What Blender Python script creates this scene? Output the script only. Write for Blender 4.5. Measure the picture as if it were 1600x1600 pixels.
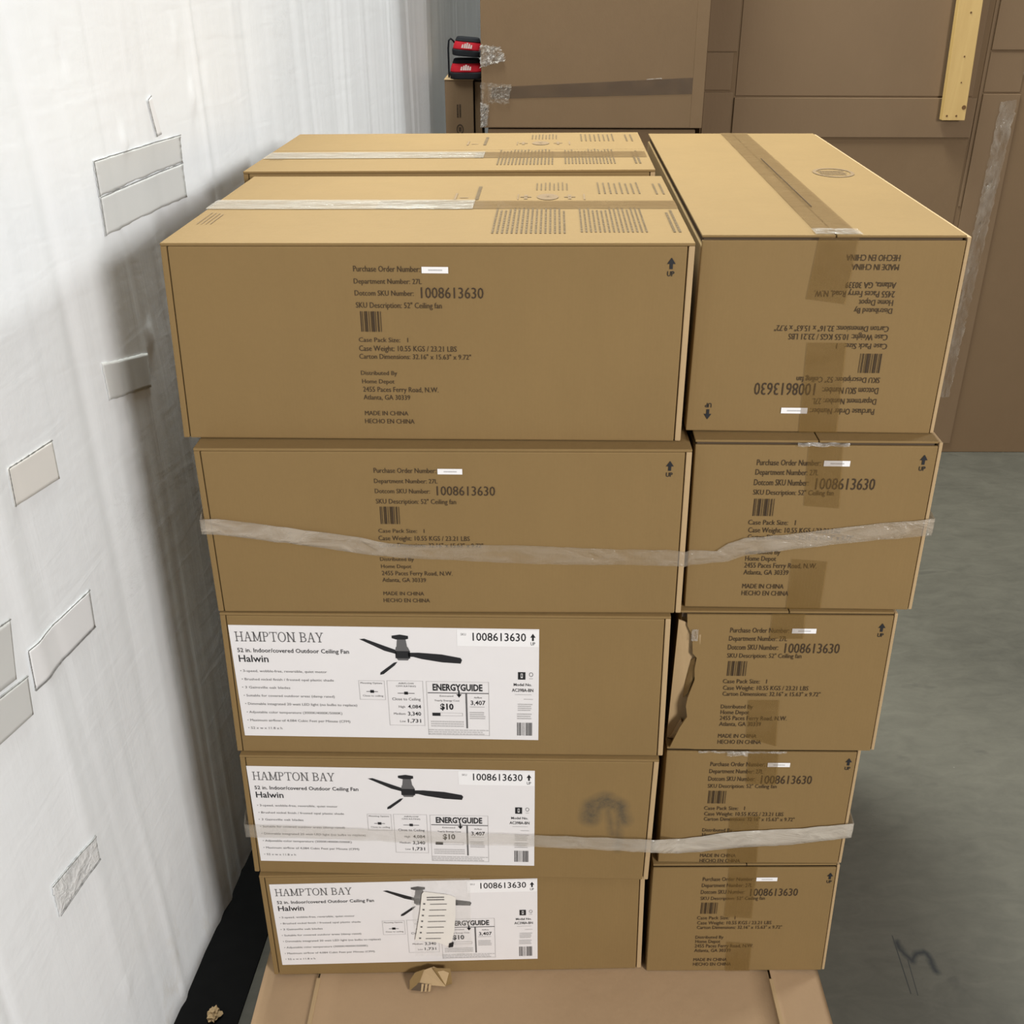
import bpy, bmesh, math, random
from mathutils import Vector, noise

random.seed(7)
for o in list(bpy.data.objects):
    bpy.data.objects.remove(o)
S = bpy.context.scene
COL = S.collection
Z0 = 0.20            # top of the pallet and its cardboard pad above the floor

# ------------------------------------------------------------------ camera
cd = bpy.data.cameras.new('camera')
cam = bpy.data.objects.new('camera', cd)
COL.objects.link(cam)
cd.sensor_width = 36.0
cd.lens = 1635.74 / 1600 * 36.0
cd.shift_x = -27.7 / 1600
cd.shift_y = -5.32 / 1600
cam.rotation_mode = 'XYZ'
cam.location = (0, 0, 1.949 + Z0)
cam.rotation_euler = (math.pi / 2 - 0.47848, -0.00294, 0)
cd.clip_start = 0.02
S.camera = cam

# ------------------------------------------------------------------ world and lights
w = bpy.data.worlds.new('world')
S.world = w
w.use_nodes = True
w.node_tree.nodes['Background'].inputs[0].default_value = (1.0, 0.97, 0.93, 1)
w.node_tree.nodes['Background'].inputs[1].default_value = 0.10
S.view_settings.view_transform = 'Standard'
S.view_settings.look = 'None'
S.view_settings.gamma = 1.0
S.view_settings.use_curve_mapping = False
S.view_settings.exposure = 0.0

def area(name, loc, target, sx, sy, power, col=(1, 1, 1)):
    l = bpy.data.lights.new(name, 'AREA')
    l.shape = 'RECTANGLE'
    l.size, l.size_y, l.energy, l.color = sx, sy, power, col
    o = bpy.data.objects.new(name, l)
    COL.objects.link(o)
    o.location = loc
    d = Vector(target) - Vector(loc)
    o.rotation_euler = d.to_track_quat('-Z', 'Y').to_euler()
    return o

area('ceiling_lamp', (1.15, -1.13, 5.6), (-0.3, 1.8, 1.2), 0.8, 0.8, 26, (1, 0.97, 0.95))
area('room_and_fill_lamp', (3.6, -3.7, 3.6), (-0.5, 1.8, 1.2), 1.3, 1.3, 455, (1, 0.98, 0.965))
area('room_and_fill_lamp', (5.2, 4.4, 4.4), (-0.4, 3.6, 1.6), 1.2, 1.2, 150, (0.97, 1.0, 1.0))  # extra fill lamp, added to brighten the far and upper wall
area('room_and_fill_lamp', (-0.55, 3.8, 6.2), (0.3, 2.2, 1.0), 1.0, 2.0, 610, (0.95, 1.0, 0.96))

# ------------------------------------------------------------------ materials
def newmat(name):
    m = bpy.data.materials.new(name)
    m.use_nodes = True
    nt = m.node_tree
    return m, nt, nt.nodes['Principled BSDF']

def N(nt, kind, **kw):
    n = nt.nodes.new(kind)
    for k, v in kw.items():
        if isinstance(k, str) and hasattr(n, k):
            setattr(n, k, v)
    return n

def mixrgb(nt, fac, a, b, mode='MIX'):
    n = nt.nodes.new('ShaderNodeMix')
    n.data_type = 'RGBA'
    n.blend_type = mode
    for sock, val in ((n.inputs[0], fac), (n.inputs[6], a), (n.inputs[7], b)):
        if hasattr(val, 'is_output'):
            nt.links.new(val, sock)
        elif isinstance(val, (int, float)):
            sock.default_value = val
        else:
            sock.default_value = (*val, 1)
    return n.outputs[2]

def mth(nt, op, a, b=None, clamp=False):
    n = nt.nodes.new('ShaderNodeMath')
    n.operation = op
    n.use_clamp = clamp
    for i, v in enumerate((a, b)):
        if v is None:
            continue
        if hasattr(v, 'is_output'):
            nt.links.new(v, n.inputs[i])
        else:
            n.inputs[i].default_value = v
    return n.outputs[0]

def noise_tex(nt, co, scale, detail=3, rough=0.55, vec_scale=None, dist=0.0):
    if vec_scale:
        mp = nt.nodes.new('ShaderNodeMapping')
        mp.inputs['Scale'].default_value = vec_scale
        nt.links.new(co, mp.inputs[0])
        co = mp.outputs[0]
    n = nt.nodes.new('ShaderNodeTexNoise')
    n.inputs['Scale'].default_value = scale
    n.inputs['Detail'].default_value = detail
    n.inputs['Roughness'].default_value = rough
    n.inputs['Distortion'].default_value = dist
    nt.links.new(co, n.inputs['Vector'])
    return n.outputs['Fac']

def ramp(nt, fac, lo, hi, a=0.0, b=1.0):
    n = nt.nodes.new('ShaderNodeMapRange')
    n.inputs[1].default_value, n.inputs[2].default_value = lo, hi
    n.inputs[3].default_value, n.inputs[4].default_value = a, b
    nt.links.new(fac, n.inputs[0])
    return n.outputs[0]

def bump(nt, p, h, strength=0.3, dist=0.01):
    b = nt.nodes.new('ShaderNodeBump')
    b.inputs['Strength'].default_value = strength
    b.inputs['Distance'].default_value = dist
    nt.links.new(h, b.inputs['Height'])
    nt.links.new(b.outputs[0], p.inputs['Normal'])

def capsule_mask(nt, co, segs, blur):
    """1 near any of the segments (x0,z0,x1,z1,radius) in the XZ or XY plane; soft edge."""
    out = None
    for a, b, r in segs:
        a, b = Vector(a), Vector(b)
        d = b - a
        s1 = nt.nodes.new('ShaderNodeVectorMath'); s1.operation = 'SUBTRACT'
        nt.links.new(co, s1.inputs[0]); s1.inputs[1].default_value = a
        dt = nt.nodes.new('ShaderNodeVectorMath'); dt.operation = 'DOT_PRODUCT'
        nt.links.new(s1.outputs[0], dt.inputs[0]); dt.inputs[1].default_value = d / max(d.length_squared, 1e-9)
        t = mth(nt, 'ADD', dt.outputs['Value'], 0.0, True)
        sc = nt.nodes.new('ShaderNodeVectorMath'); sc.operation = 'SCALE'
        sc.inputs[0].default_value = d; nt.links.new(t, sc.inputs['Scale'])
        s2 = nt.nodes.new('ShaderNodeVectorMath'); s2.operation = 'SUBTRACT'
        nt.links.new(s1.outputs[0], s2.inputs[0]); nt.links.new(sc.outputs[0], s2.inputs[1])
        ln = nt.nodes.new('ShaderNodeVectorMath'); ln.operation = 'LENGTH'
        nt.links.new(s2.outputs[0], ln.inputs[0])
        m = ramp(nt, ln.outputs['Value'], r + blur, r - blur)
        out = m if out is None else mth(nt, 'MAXIMUM', out, m)
    return out

def cardboard(name, base=(0.232, 0.148, 0.058), dark=0.88, flute=(1, 1, 1), stain=None, rough=0.78):
    m, nt, p = newmat(name)
    tc = nt.nodes.new('ShaderNodeTexCoord')
    co = tc.outputs['Object']
    n1 = noise_tex(nt, co, 3.0, 4)
    n2 = noise_tex(nt, co, 120, 2, 0.7)
    n3 = noise_tex(nt, co, 14, 3, 0.6, (1, 1, 0.35))
    f = mth(nt, 'MULTIPLY', ramp(nt, n1, 0.3, 0.7), 0.55)
    f = mth(nt, 'ADD', f, mth(nt, 'MULTIPLY', ramp(nt, n3, 0.3, 0.7), 0.25))
    f = mth(nt, 'ADD', f, mth(nt, 'MULTIPLY', ramp(nt, n2, 0.3, 0.7), 0.20), True)
    c = mixrgb(nt, f, tuple(b * dark for b in base), base)
    if stain:
        seg = capsule_mask(nt, co, stain, 0.010)
        sn = ramp(nt, noise_tex(nt, co, 60, 4, 0.7), 0.30, 0.68, 0.35, 1.0)
        c = mixrgb(nt, mth(nt, 'MULTIPLY', mth(nt, 'MULTIPLY', seg, sn), 0.95), c, (0.075, 0.062, 0.042))
    nt.links.new(c, p.inputs['Base Color'])
    p.inputs['Roughness'].default_value = rough
    p.inputs['Specular IOR Level'].default_value = 0.25
    wv = nt.nodes.new('ShaderNodeTexWave')
    wv.bands_direction = 'X'
    wv.inputs['Scale'].default_value = 55
    wv.inputs['Distortion'].default_value = 0.6
    nt.links.new(co, wv.inputs['Vector'])
    h = mth(nt, 'ADD', mth(nt, 'MULTIPLY', wv.outputs['Fac'], 0.012),
            mth(nt, 'ADD', mth(nt, 'MULTIPLY', n3, 0.8), mth(nt, 'MULTIPLY', n2, 0.08)))
    bump(nt, p, h, 0.35, 0.006)
    return m

def plain(name, col, rough=0.6, spec=0.3, metallic=0.0, var=0.08, scale=20):
    m, nt, p = newmat(name)
    tc = nt.nodes.new('ShaderNodeTexCoord')
    n = noise_tex(nt, tc.outputs['Object'], scale, 3)
    c = mixrgb(nt, n, tuple(x * (1 - var) for x in col), tuple(min(1, x * (1 + var)) for x in col))
    nt.links.new(c, p.inputs['Base Color'])
    p.inputs['Roughness'].default_value = rough
    p.inputs['Specular IOR Level'].default_value = spec
    p.inputs['Metallic'].default_value = metallic
    return m

def film(name, col, alo, ahi, rough=0.2, scale=(30, 30, 30), bstr=0.6, nscale=1.0, layers=None):
    m, nt, p = newmat(name)
    tc = nt.nodes.new('ShaderNodeTexCoord')
    n = noise_tex(nt, tc.outputs['Object'], nscale, 4, 0.6, scale, 0.8)
    a = ramp(nt, n, 0.35, 0.65, alo, ahi)
    if layers:          # the band is doubled over in places: more tape layers, less clear
        sep = nt.nodes.new('ShaderNodeSeparateXYZ')
        nt.links.new(tc.outputs['Object'], sep.inputs[0])
        cr = nt.nodes.new('ShaderNodeFloatCurve')
        x = ramp(nt, sep.outputs[0], -0.7, 0.7)
        nt.links.new(x, cr.inputs['Value'])
        cv = cr.mapping.curves[0]
        cv.points[0].location = (0, layers[0][1]); cv.points[1].location = (1, layers[-1][1])
        for px_, v_ in layers[1:-1]:
            cv.points.new((px_ + .7) / 1.4, v_)
        cr.mapping.update()
        a = mth(nt, 'MULTIPLY', a, cr.outputs[0])
    nt.links.new(a, p.inputs['Alpha'])
    p.inputs['Base Color'].default_value = (*col, 1)
    p.inputs['Roughness'].default_value = rough
    p.inputs['Specular IOR Level'].default_value = 0.6
    bump(nt, p, n, bstr, 0.01)
    return m

M_KRAFT = cardboard('kraft_cardboard')
M_KRAFT_STAIN = cardboard('kraft_cardboard_smudged', stain=[
    ((0.680, 0, 0.165), (0.683, 0, 0.195), 0.018), ((0.683, 0, 0.195), (0.708, 0, 0.212), 0.018),
    ((0.708, 0, 0.212), (0.735, 0, 0.196), 0.016), ((0.735, 0, 0.196), (0.748, 0, 0.160), 0.012),
    ((0.715, 0, 0.185), (0.725, 0, 0.125), 0.004), ((0.735, 0, 0.165), (0.738, 0, 0.085), 0.005)])
M_EDGE = cardboard('cardboard_edge', base=(0.43, 0.30, 0.16))
M_PAD = cardboard('pad_cardboard', base=(0.40, 0.27, 0.155), dark=0.9)
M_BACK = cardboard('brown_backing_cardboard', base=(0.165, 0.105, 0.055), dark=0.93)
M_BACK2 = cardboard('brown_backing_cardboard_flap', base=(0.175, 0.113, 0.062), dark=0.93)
M_GAP = plain('gap_shade_brown', (0.10, 0.07, 0.045), 0.9, 0.1)  # dark brown that puts the shade of carton gaps into the colour
M_INK = plain('dark_brown_ink', (0.055, 0.036, 0.022), 0.6, 0.2)
M_INKF = plain('faded_brown_ink', (0.20, 0.135, 0.075), 0.7, 0.2)
M_INKT = plain('worn_brown_ink', (0.13, 0.088, 0.045), 0.7, 0.2)
M_BLACK = plain('black_ink', (0.02, 0.02, 0.022), 0.5, 0.3)
M_GREY = plain('grey_ink', (0.12, 0.115, 0.115), 0.5, 0.3)
M_LGREY = plain('light_grey_ink', (0.50, 0.48, 0.47), 0.5, 0.3)
M_LABEL = plain('label_paper', (0.74, 0.71, 0.70), 0.45, 0.35, var=0.02)
M_WHITE = plain('white_paper', (0.82, 0.80, 0.79), 0.4, 0.4, var=0.02)
M_SLIP = plain('slip_paper', (0.74, 0.70, 0.64), 0.6, 0.3, var=0.05)
M_BTAPE = film('brown_packing_tape', (0.19, 0.105, 0.022), 0.26, 0.38, 0.35, (8, 8, 20), 0.10)
M_TTAPE = film('tan_packing_tape', (0.20, 0.125, 0.055), 0.45, 0.65, 0.28, (12, 12, 12), 0.3)
M_CTAPE = film('clear_packing_tape', (0.56, 0.48, 0.38), 0.30, 0.62, 0.16, (14, 30, 40), 0.7, layers=[(-.7, .75), (-.3, .72), (-.2, .42), (0, .30), (.25, .34), (.36, .55), (.5, .62), (.7, .62)])
M_CTAPE2 = film('milky_packing_tape', (0.60, 0.54, 0.45), 0.45, 0.65, 0.22, (14, 30, 40), 0.5, layers=[(-.7, .45), (-.52, .30), (0, .30), (.03, .45), (.24, .55), (.27, .95), (.7, .95)])
M_CTAPE3 = film('clear_top_tape', (0.42, 0.37, 0.30), 0.42, 0.72, 0.20, (14, 60, 40), 0.6)
M_WRAP = film('stretch_wrap', (0.45, 0.40, 0.34), 0.03, 0.34, 0.12, (18, 18, 4), 1.0)
M_SILVER = film('crumpled_clear_tape', (0.55, 0.51, 0.46), 0.12, 0.60, 0.12, (40, 40, 40), 0.9)

def wall_material():
    m, nt, p = newmat('white_vinyl_wall_liner')
    tc = nt.nodes.new('ShaderNodeTexCoord')
    co = tc.outputs['Object']
    n1 = noise_tex(nt, co, 1.5, 5)
    sep = nt.nodes.new('ShaderNodeSeparateXYZ')
    nt.links.new(co, sep.inputs[0])
    c = mixrgb(nt, n1, (0.79, 0.81, 0.82), (0.86, 0.875, 0.885))
    low = ramp(nt, sep.outputs[2], 0.45, 0.0)
    dirt = mth(nt, 'MULTIPLY', ramp(nt, noise_tex(nt, co, 9, 5, 0.65, (1, 1, 0.5), 1.0), 0.52, 0.72), low)
    c = mixrgb(nt, mth(nt, 'MULTIPLY', dirt, 0.5), c, (0.55, 0.49, 0.38))
    sc = noise_tex(nt, co, 5, 6, 0.8, (1, 1.2, 3.0), 2.0)
    line = ramp(nt, mth(nt, 'ABSOLUTE', mth(nt, 'SUBTRACT', sc, 0.5)), 0.0, 0.006, 1.0, 0.0)
    gate = ramp(nt, noise_tex(nt, co, 2.2, 2), 0.60, 0.66)
    c = mixrgb(nt, mth(nt, 'MULTIPLY', mth(nt, 'MULTIPLY', line, gate), 0.55), c, (0.25, 0.24, 0.22))
    nt.links.new(c, p.inputs['Base Color'])
    p.inputs['Roughness'].default_value = 0.42
    p.inputs['Specular IOR Level'].default_value = 0.35
    hv = noise_tex(nt, co, 1.0, 4, 0.6, (10, 16, 1.2), 0.6)
    hf = noise_tex(nt, co, 40, 3, 0.6)
    hg = noise_tex(nt, co, 1.0, 3, 0.5, (2, 4, 22), 0.8)
    h = mth(nt, 'ADD', mth(nt, 'MULTIPLY', hv, 0.16), mth(nt, 'ADD', mth(nt, 'MULTIPLY', hf, 0.06), mth(nt, 'MULTIPLY', hg, 0.10)))
    bump(nt, p, h, 0.40, 0.02)
    return m
M_WALL = wall_material()
M_PATCH = plain('grey_repair_tape', (0.60, 0.60, 0.58), 0.55, 0.3, var=0.05, scale=8)
M_CREAM = plain('cream_repair_tape', (0.74, 0.715, 0.67), 0.55, 0.3, var=0.04, scale=10)
M_CLEARP = plain('white_repair_tape', (0.80, 0.80, 0.80), 0.3, 0.5, var=0.02)
M_LINE = plain('dirty_tape_edge', (0.25, 0.25, 0.24), 0.8, 0.1)

def floor_material():
    m, nt, p = newmat('worn_concrete')
    tc = nt.nodes.new('ShaderNodeTexCoord')
    co = tc.outputs['Object']
    a = noise_tex(nt, co, 1.2, 6, 0.6, None, 0.6)
    b = noise_tex(nt, co, 9, 5, 0.65, (1, 2.2, 1), 0.8)
    c_ = noise_tex(nt, co, 70, 3, 0.7)
    f = mth(nt, 'ADD', mth(nt, 'MULTIPLY', ramp(nt, a, 0.3, 0.7), 0.5),
            mth(nt, 'ADD', mth(nt, 'MULTIPLY', ramp(nt, b, 0.3, 0.7), 0.35), mth(nt, 'MULTIPLY', c_, 0.2)), True)
    c = mixrgb(nt, f, (0.046, 0.043, 0.033), (0.105, 0.098, 0.076))
    spots = ramp(nt, noise_tex(nt, co, 5.5, 3, 0.5, (1, 2.0, 1), 0.4), 0.66, 0.72)
    c = mixrgb(nt, mth(nt, 'MULTIPLY', spots, 0.5), c, (0.045, 0.042, 0.034))
    vor = nt.nodes.new('ShaderNodeTexVoronoi')
    vor.inputs['Scale'].default_value = 7
    nt.links.new(co, vor.inputs['Vector'])
    dots = ramp(nt, vor.outputs['Distance'], 0.022, 0.012)
    c = mixrgb(nt, mth(nt, 'MULTIPLY', dots, 0.5), c, (0.22, 0.21, 0.18))
    wob = nt.nodes.new('ShaderNodeVectorMath'); wob.operation = 'ADD'
    nz = nt.nodes.new('ShaderNodeTexNoise'); nz.inputs['Scale'].default_value = 30
    nt.links.new(co, nz.inputs['Vector'])
    s = nt.nodes.new('ShaderNodeVectorMath'); s.operation = 'MULTIPLY_ADD'
    nt.links.new(nz.outputs['Color'], s.inputs[0])
    s.inputs[1].default_value = (0.02, 0.02, 0); s.inputs[2].default_value = (-0.01, -0.01, 0)
    nt.links.new(co, wob.inputs[0]); nt.links.new(s.outputs[0], wob.inputs[1])
    P = [(0.918, 1.81), (0.925, 1.775), (0.938, 1.757), (0.955, 1.778), (0.975, 1.783), (0.986, 1.757), (0.985, 1.725)]
    seg = [((*P[i], 0), (*P[i + 1], 0), 0.007) for i in range(len(P) - 1)]
    scf = capsule_mask(nt, wob.outputs[0], seg, 0.006)
    lin = capsule_mask(nt, co, [((0.912, 1.83, 0), (0.905, 1.665, 0), 0.0012), ((0.928, 1.76, 0), (0.920, 1.66, 0), 0.0010)], 0.0008)
    c = mixrgb(nt, mth(nt, 'MULTIPLY', mth(nt, 'MAXIMUM', scf, lin), 0.9), c, (0.016, 0.018, 0.019))
    nt.links.new(c, p.inputs['Base Color'])
    p.inputs['Roughness'].default_value = 0.55
    p.inputs['Specular IOR Level'].default_value = 0.3
    bump(nt, p, mth(nt, 'ADD', mth(nt, 'MULTIPLY', b, 0.5), mth(nt, 'MULTIPLY', c_, 0.2)), 0.15, 0.01)
    return m
M_FLOOR = floor_material()
M_RUBBER = plain('black_floor_strip', (0.005, 0.005, 0.005), 0.85, 0.08, var=0.3, scale=30)
M_BACKWALL = plain('painted_far_wall', (0.6, 0.6, 0.58), 0.6, 0.3)

def wood_material(name, base, axis='Z', base2=None):
    m, nt, p = newmat(name)
    tc = nt.nodes.new('ShaderNodeTexCoord')
    sc = {'Z': (18, 18, 1.5), 'X': (1.5, 18, 18), 'Y': (18, 1.5, 18)}[axis]
    n = noise_tex(nt, tc.outputs['Object'], 1.0, 5, 0.6, sc, 1.5)
    c = mixrgb(nt, ramp(nt, n, 0.3, 0.7), base2 or tuple(x * 0.75 for x in base), base)
    nt.links.new(c, p.inputs['Base Color'])
    p.inputs['Roughness'].default_value = 0.65
    bump(nt, p, n, 0.2, 0.004)
    return m
M_WOOD = wood_material('pine_wood', (0.50, 0.335, 0.120), base2=(0.44, 0.285, 0.095))
M_PALLET = wood_material('pallet_wood', (0.40, 0.29, 0.17), 'X')
M_KNOT = plain('dark_knot', (0.13, 0.07, 0.03), 0.8, 0.1)
M_RED = plain('red_fabric', (0.38, 0.008, 0.018), 0.7, 0.2)
M_BFAB = plain('black_fabric', (0.012, 0.013, 0.016), 0.8, 0.2)
M_LOGO = plain('white_logo_print', (0.72, 0.62, 0.60), 0.6, 0.3)

# ------------------------------------------------------------------ mesh helpers
def link(name, bm, mats, parent=None, smooth=False):
    me = bpy.data.meshes.new(name)
    bm.to_mesh(me)
    bm.free()
    for m in (mats if isinstance(mats, (list, tuple)) else [mats]):
        me.materials.append(m)
    if smooth:
        for f in me.polygons:
            f.use_smooth = True
    o = bpy.data.objects.new(name, me)
    COL.objects.link(o)
    o.parent = parent
    return o

def tag(o, label=None, cat=None, group=None, kind=None):
    if label: o['label'] = label
    if cat: o['category'] = cat
    if group: o['group'] = group
    if kind: o['kind'] = kind
    return o

def thing(name, label, cat, loc, rz=0, group=None):
    o = bpy.data.objects.new(name, None)
    o.empty_display_size = 0.05
    COL.objects.link(o)
    o.location = loc
    o.rotation_euler = (0, 0, rz)
    return tag(o, label, cat, group)

def brick(bm, x0, x1, y0, y1, z0, z1, f=None, bev=0.0, cuts=0, mat=0):
    """a box bent by the mapping f(x, y, z)"""
    r = bmesh.ops.create_cube(bm, size=1.0)
    vs = r['verts']
    for v in vs:
        v.co = Vector((x0 if v.co.x < 0 else x1, y0 if v.co.y < 0 else y1, z0 if v.co.z < 0 else z1))
    if f:
        for v in vs:
            v.co = Vector(f(*v.co))
    faces = list({fc for v in vs for fc in v.link_faces})
    if cuts:
        es = list({e for v in vs for e in v.link_edges})
        g = bmesh.ops.subdivide_edges(bm, edges=es, cuts=cuts, use_grid_fill=True)
    for fc in faces:
        if fc.is_valid:
            fc.material_index = mat
    if bev:
        es = list({e for v in vs if v.is_valid for e in v.link_edges})
        r2 = bmesh.ops.bevel(bm, geom=es, offset=bev, segments=2, profile=0.6, affect='EDGES')
        for fc in r2['faces']:
            fc.material_index = mat

def quad_plate(bm, pts, y, t):
    """a thin plate in the XZ plane with corners pts (x, z), front at y, thickness t"""
    a = [bm.verts.new((x, y, z)) for x, z in pts]
    b = [bm.verts.new((x, y + t, z)) for x, z in pts]
    n = len(pts)
    bm.faces.new(a)
    bm.faces.new(list(reversed(b)))
    for i in range(n):
        bm.faces.new((a[(i + 1) % n], a[i], b[i], b[(i + 1) % n]))

def rect(bm, x0, x1, z0, z1, y=0.0, mat=0):
    f = bm.faces.new([bm.verts.new(c) for c in ((x0, y, z0), (x1, y, z0), (x1, y, z1), (x0, y, z1))])
    f.material_index = mat
    return f

def poly(bm, pts, y=0.0, mat=0):
    f = bm.faces.new([bm.verts.new((x, y, z)) for x, z in pts])
    f.material_index = mat
    return f

_cache = {}
def text_mesh(s, bold=0):
    k = (s, bold)
    if k not in _cache:
        c = bpy.data.curves.new('txt', 'FONT')
        c.body = s
        c.size = 1
        c.resolution_u = 2
        c.offset = {0: 0.0, 1: 0.011, 2: 0.032}[bold]
        o = bpy.data.objects.new('txt', c)
        COL.objects.link(o)
        dg = bpy.context.evaluated_depsgraph_get()
        dg.update()
        me = o.evaluated_get(dg).to_mesh()
        vs = [tuple(v.co[:2]) for v in me.vertices]
        fs = [tuple(p.vertices) for p in me.polygons]
        o.evaluated_get(dg).to_mesh_clear()
        bpy.data.objects.remove(o)
        bpy.data.curves.remove(c)
        _cache[k] = (vs, fs)
    return _cache[k]
CAP = max(v[1] for v in text_mesh('H')[0])

def put_text(bm, s, x0, x1, z0, z1, mat=0, y=0.0):
    """text with its cap height from z0 to z1, spread from x0 to x1"""
    bold = 0
    while s.startswith('*'):
        bold += 1
        s = s[1:]
    vs, fs = text_mesh(s, bold)
    if not vs:
        return
    a, b = min(v[0] for v in vs), max(v[0] for v in vs)
    sx, sz = (x1 - x0) / (b - a), (z1 - z0) / CAP
    nv = [bm.verts.new((x0 + (v[0] - a) * sx, y, z0 + v[1] * sz)) for v in vs]
    for f in fs:
        try:
            bm.faces.new([nv[i] for i in f]).material_index = mat
        except ValueError:
            pass

def bars(bm, x0, x1, z0, z1, n, mat=0, seed=1):
    r = random.Random(seed)
    ws = [r.choice((1, 1, 2, 3)) for _ in range(2 * n)]
    u = (x1 - x0) / sum(ws)
    x = x0
    for i, k in enumerate(ws):
        if i % 2 == 0:
            rect(bm, x, x + k * u, z0, z1, 0, mat)
        x += k * u

def up_arrow(bm, x0, x1, z0, z1, mat=0, flip=False):
    h, c, wd = z1 - z0, (x0 + x1) / 2, x1 - x0
    if flip:
        m = lambda x, z: (x, z0 + z1 - z)
    else:
        m = lambda x, z: (x, z)
    zs = z0 + 0.38 * h
    P = [(c - wd * .18, zs), (c + wd * .18, zs), (c + wd * .18, z0 + .66 * h), (x1, z0 + .66 * h), (c, z1), (x0, z0 + .66 * h), (c - wd * .18, z0 + .66 * h)]
    poly(bm, [m(*p) for p in P], 0, mat)
    put_text(bm, '*UP', c - wd * .42, c + wd * .42, z0, z0 + 0.27 * h, mat)

def dash_lines(bm, x0, x1, z0, z1, n, mat=0, seed=3, vertical=False, fill=0.55):
    """print too small to read: rows of tiny word-length marks"""
    r = random.Random(seed)
    a0, a1, b0, b1 = (z0, z1, x0, x1) if vertical else (x0, x1, z0, z1)
    st = (b1 - b0) / n
    for i in range(n):
        lo = b0 + st * (i + .5 - fill / 2)
        hi = lo + st * fill
        x = a0
        end = a1 - (a1 - a0) * r.uniform(0, .18)
        u = (a1 - a0) / 34
        while x < end:
            k = u * r.choice((1.4, 2, 2.6, 3.2))
            if vertical:
                rect(bm, lo, hi, x, min(x + k, end), 0, mat)
            else:
                rect(bm, x, min(x + k, end), lo, hi, 0, mat)
            x += k + u * .4

def ring(bm, cx, cz, rx, rz, t, mat=0, n=20, a0=0, a1=2 * math.pi, tx=None):
    tx = tx or t
    for i in range(n):
        a, b = a0 + (a1 - a0) * i / n, a0 + (a1 - a0) * (i + 1) / n
        poly(bm, [(cx + rx * math.cos(a), cz + rz * math.sin(a)), (cx + rx * math.cos(b), cz + rz * math.sin(b)),
                  (cx + (rx - tx) * math.cos(b), cz + (rz - t) * math.sin(b)), (cx + (rx - tx) * math.cos(a), cz + (rz - t) * math.sin(a))], 0, mat)

def serif_word(bm, word, x0, x1, z0, z1, mat=0):
    """slab-serif capitals cut by hand"""
    W = {'H': 1.05, 'A': 1.0, 'M': 1.25, 'P': .85, 'T': .95, 'O': 1.05, 'N': 1.1, 'B': .88, 'Y': 1.0, ' ': .42}
    tot = sum(W[c] + .05 for c in word)
    u = (x1 - x0) / tot
    h = z1 - z0
    x = x0
    for c in word:
        wd = W[c] * u
        def R(a, b, p, q):
            rect(bm, x + a * wd, x + b * wd, z0 + p * h, z0 + q * h, 0, mat)
        def D(*pts):
            poly(bm, [(x + a * wd, z0 + b * h) for a, b in pts], 0, mat)
        s = .07
        if c in 'HNM':
            R(.13, .25, 0, 1); R(.75, .87, 0, 1)
            R(.0, .36, 0, s); R(.64, 1, 0, s)
        if c == 'H':
            R(0, .36, 1 - s, 1); R(.64, 1, 1 - s, 1); R(.2, .8, .47, .54)
        if c == 'N':
            D((.06, 1), (.24, 1), (.87, 0), (.75, 0)); R(0, .2, 1 - s, 1); R(.62, 1, 1 - s, 1)
        if c == 'M':
            D((.08, 1), (.22, 1), (.54, .08), (.46, .08)); D((.80, 1), (.92, 1), (.54, .08), (.48, .08))
            R(0, .2, 1 - s, 1); R(.8, 1, 1 - s, 1)
        if c == 'A':
            D((.46, 1), (.54, 1), (.20, 0), (.12, 0)); D((.46, 1), (.60, 1), (.92, 0), (.76, 0))
            R(.26, .76, .34, .40); R(0, .32, 0, s); R(.66, 1, 0, s)
        if c in 'PB':
            R(.13, .29, 0, 1); R(0, .5, 1 - s, 1); R(0, .42, 0, s)
            ring(bm, x + .5 * wd, z0 + .745 * h, .38 * wd, .255 * h, .07 * h, mat, 10, -math.pi / 2, math.pi / 2, .15 * wd)
            R(.25, .5, .49, .56)
        if c == 'B':
            ring(bm, x + .52 * wd, z0 + .27 * h, .44 * wd, .27 * h, .07 * h, mat, 10, -math.pi / 2, math.pi / 2, .16 * wd)
            R(.25, .52, 0, .07)
        if c == 'T':
            R(.43, .57, 0, 1); R(0, 1, 1 - s, 1); R(.28, .72, 0, s); R(0, .07, .76, 1); R(.93, 1, .76, 1)
        if c == 'O':
            ring(bm, x + .5 * wd, z0 + .5 * h, .48 * wd, .52 * h, .07 * h, mat, 22, tx=.14 * wd)
        if c == 'Y':
            R(.43, .57, 0, .5); D((.08, 1), (.24, 1), (.56, .45), (.43, .45)); D((.80, 1), (.90, 1), (.57, .45), (.48, .45))
            R(0, .34, 1 - s, 1); R(.68, 1, 1 - s, 1); R(.28, .72, 0, s)
        x += (W[c] + .05) * u

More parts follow.
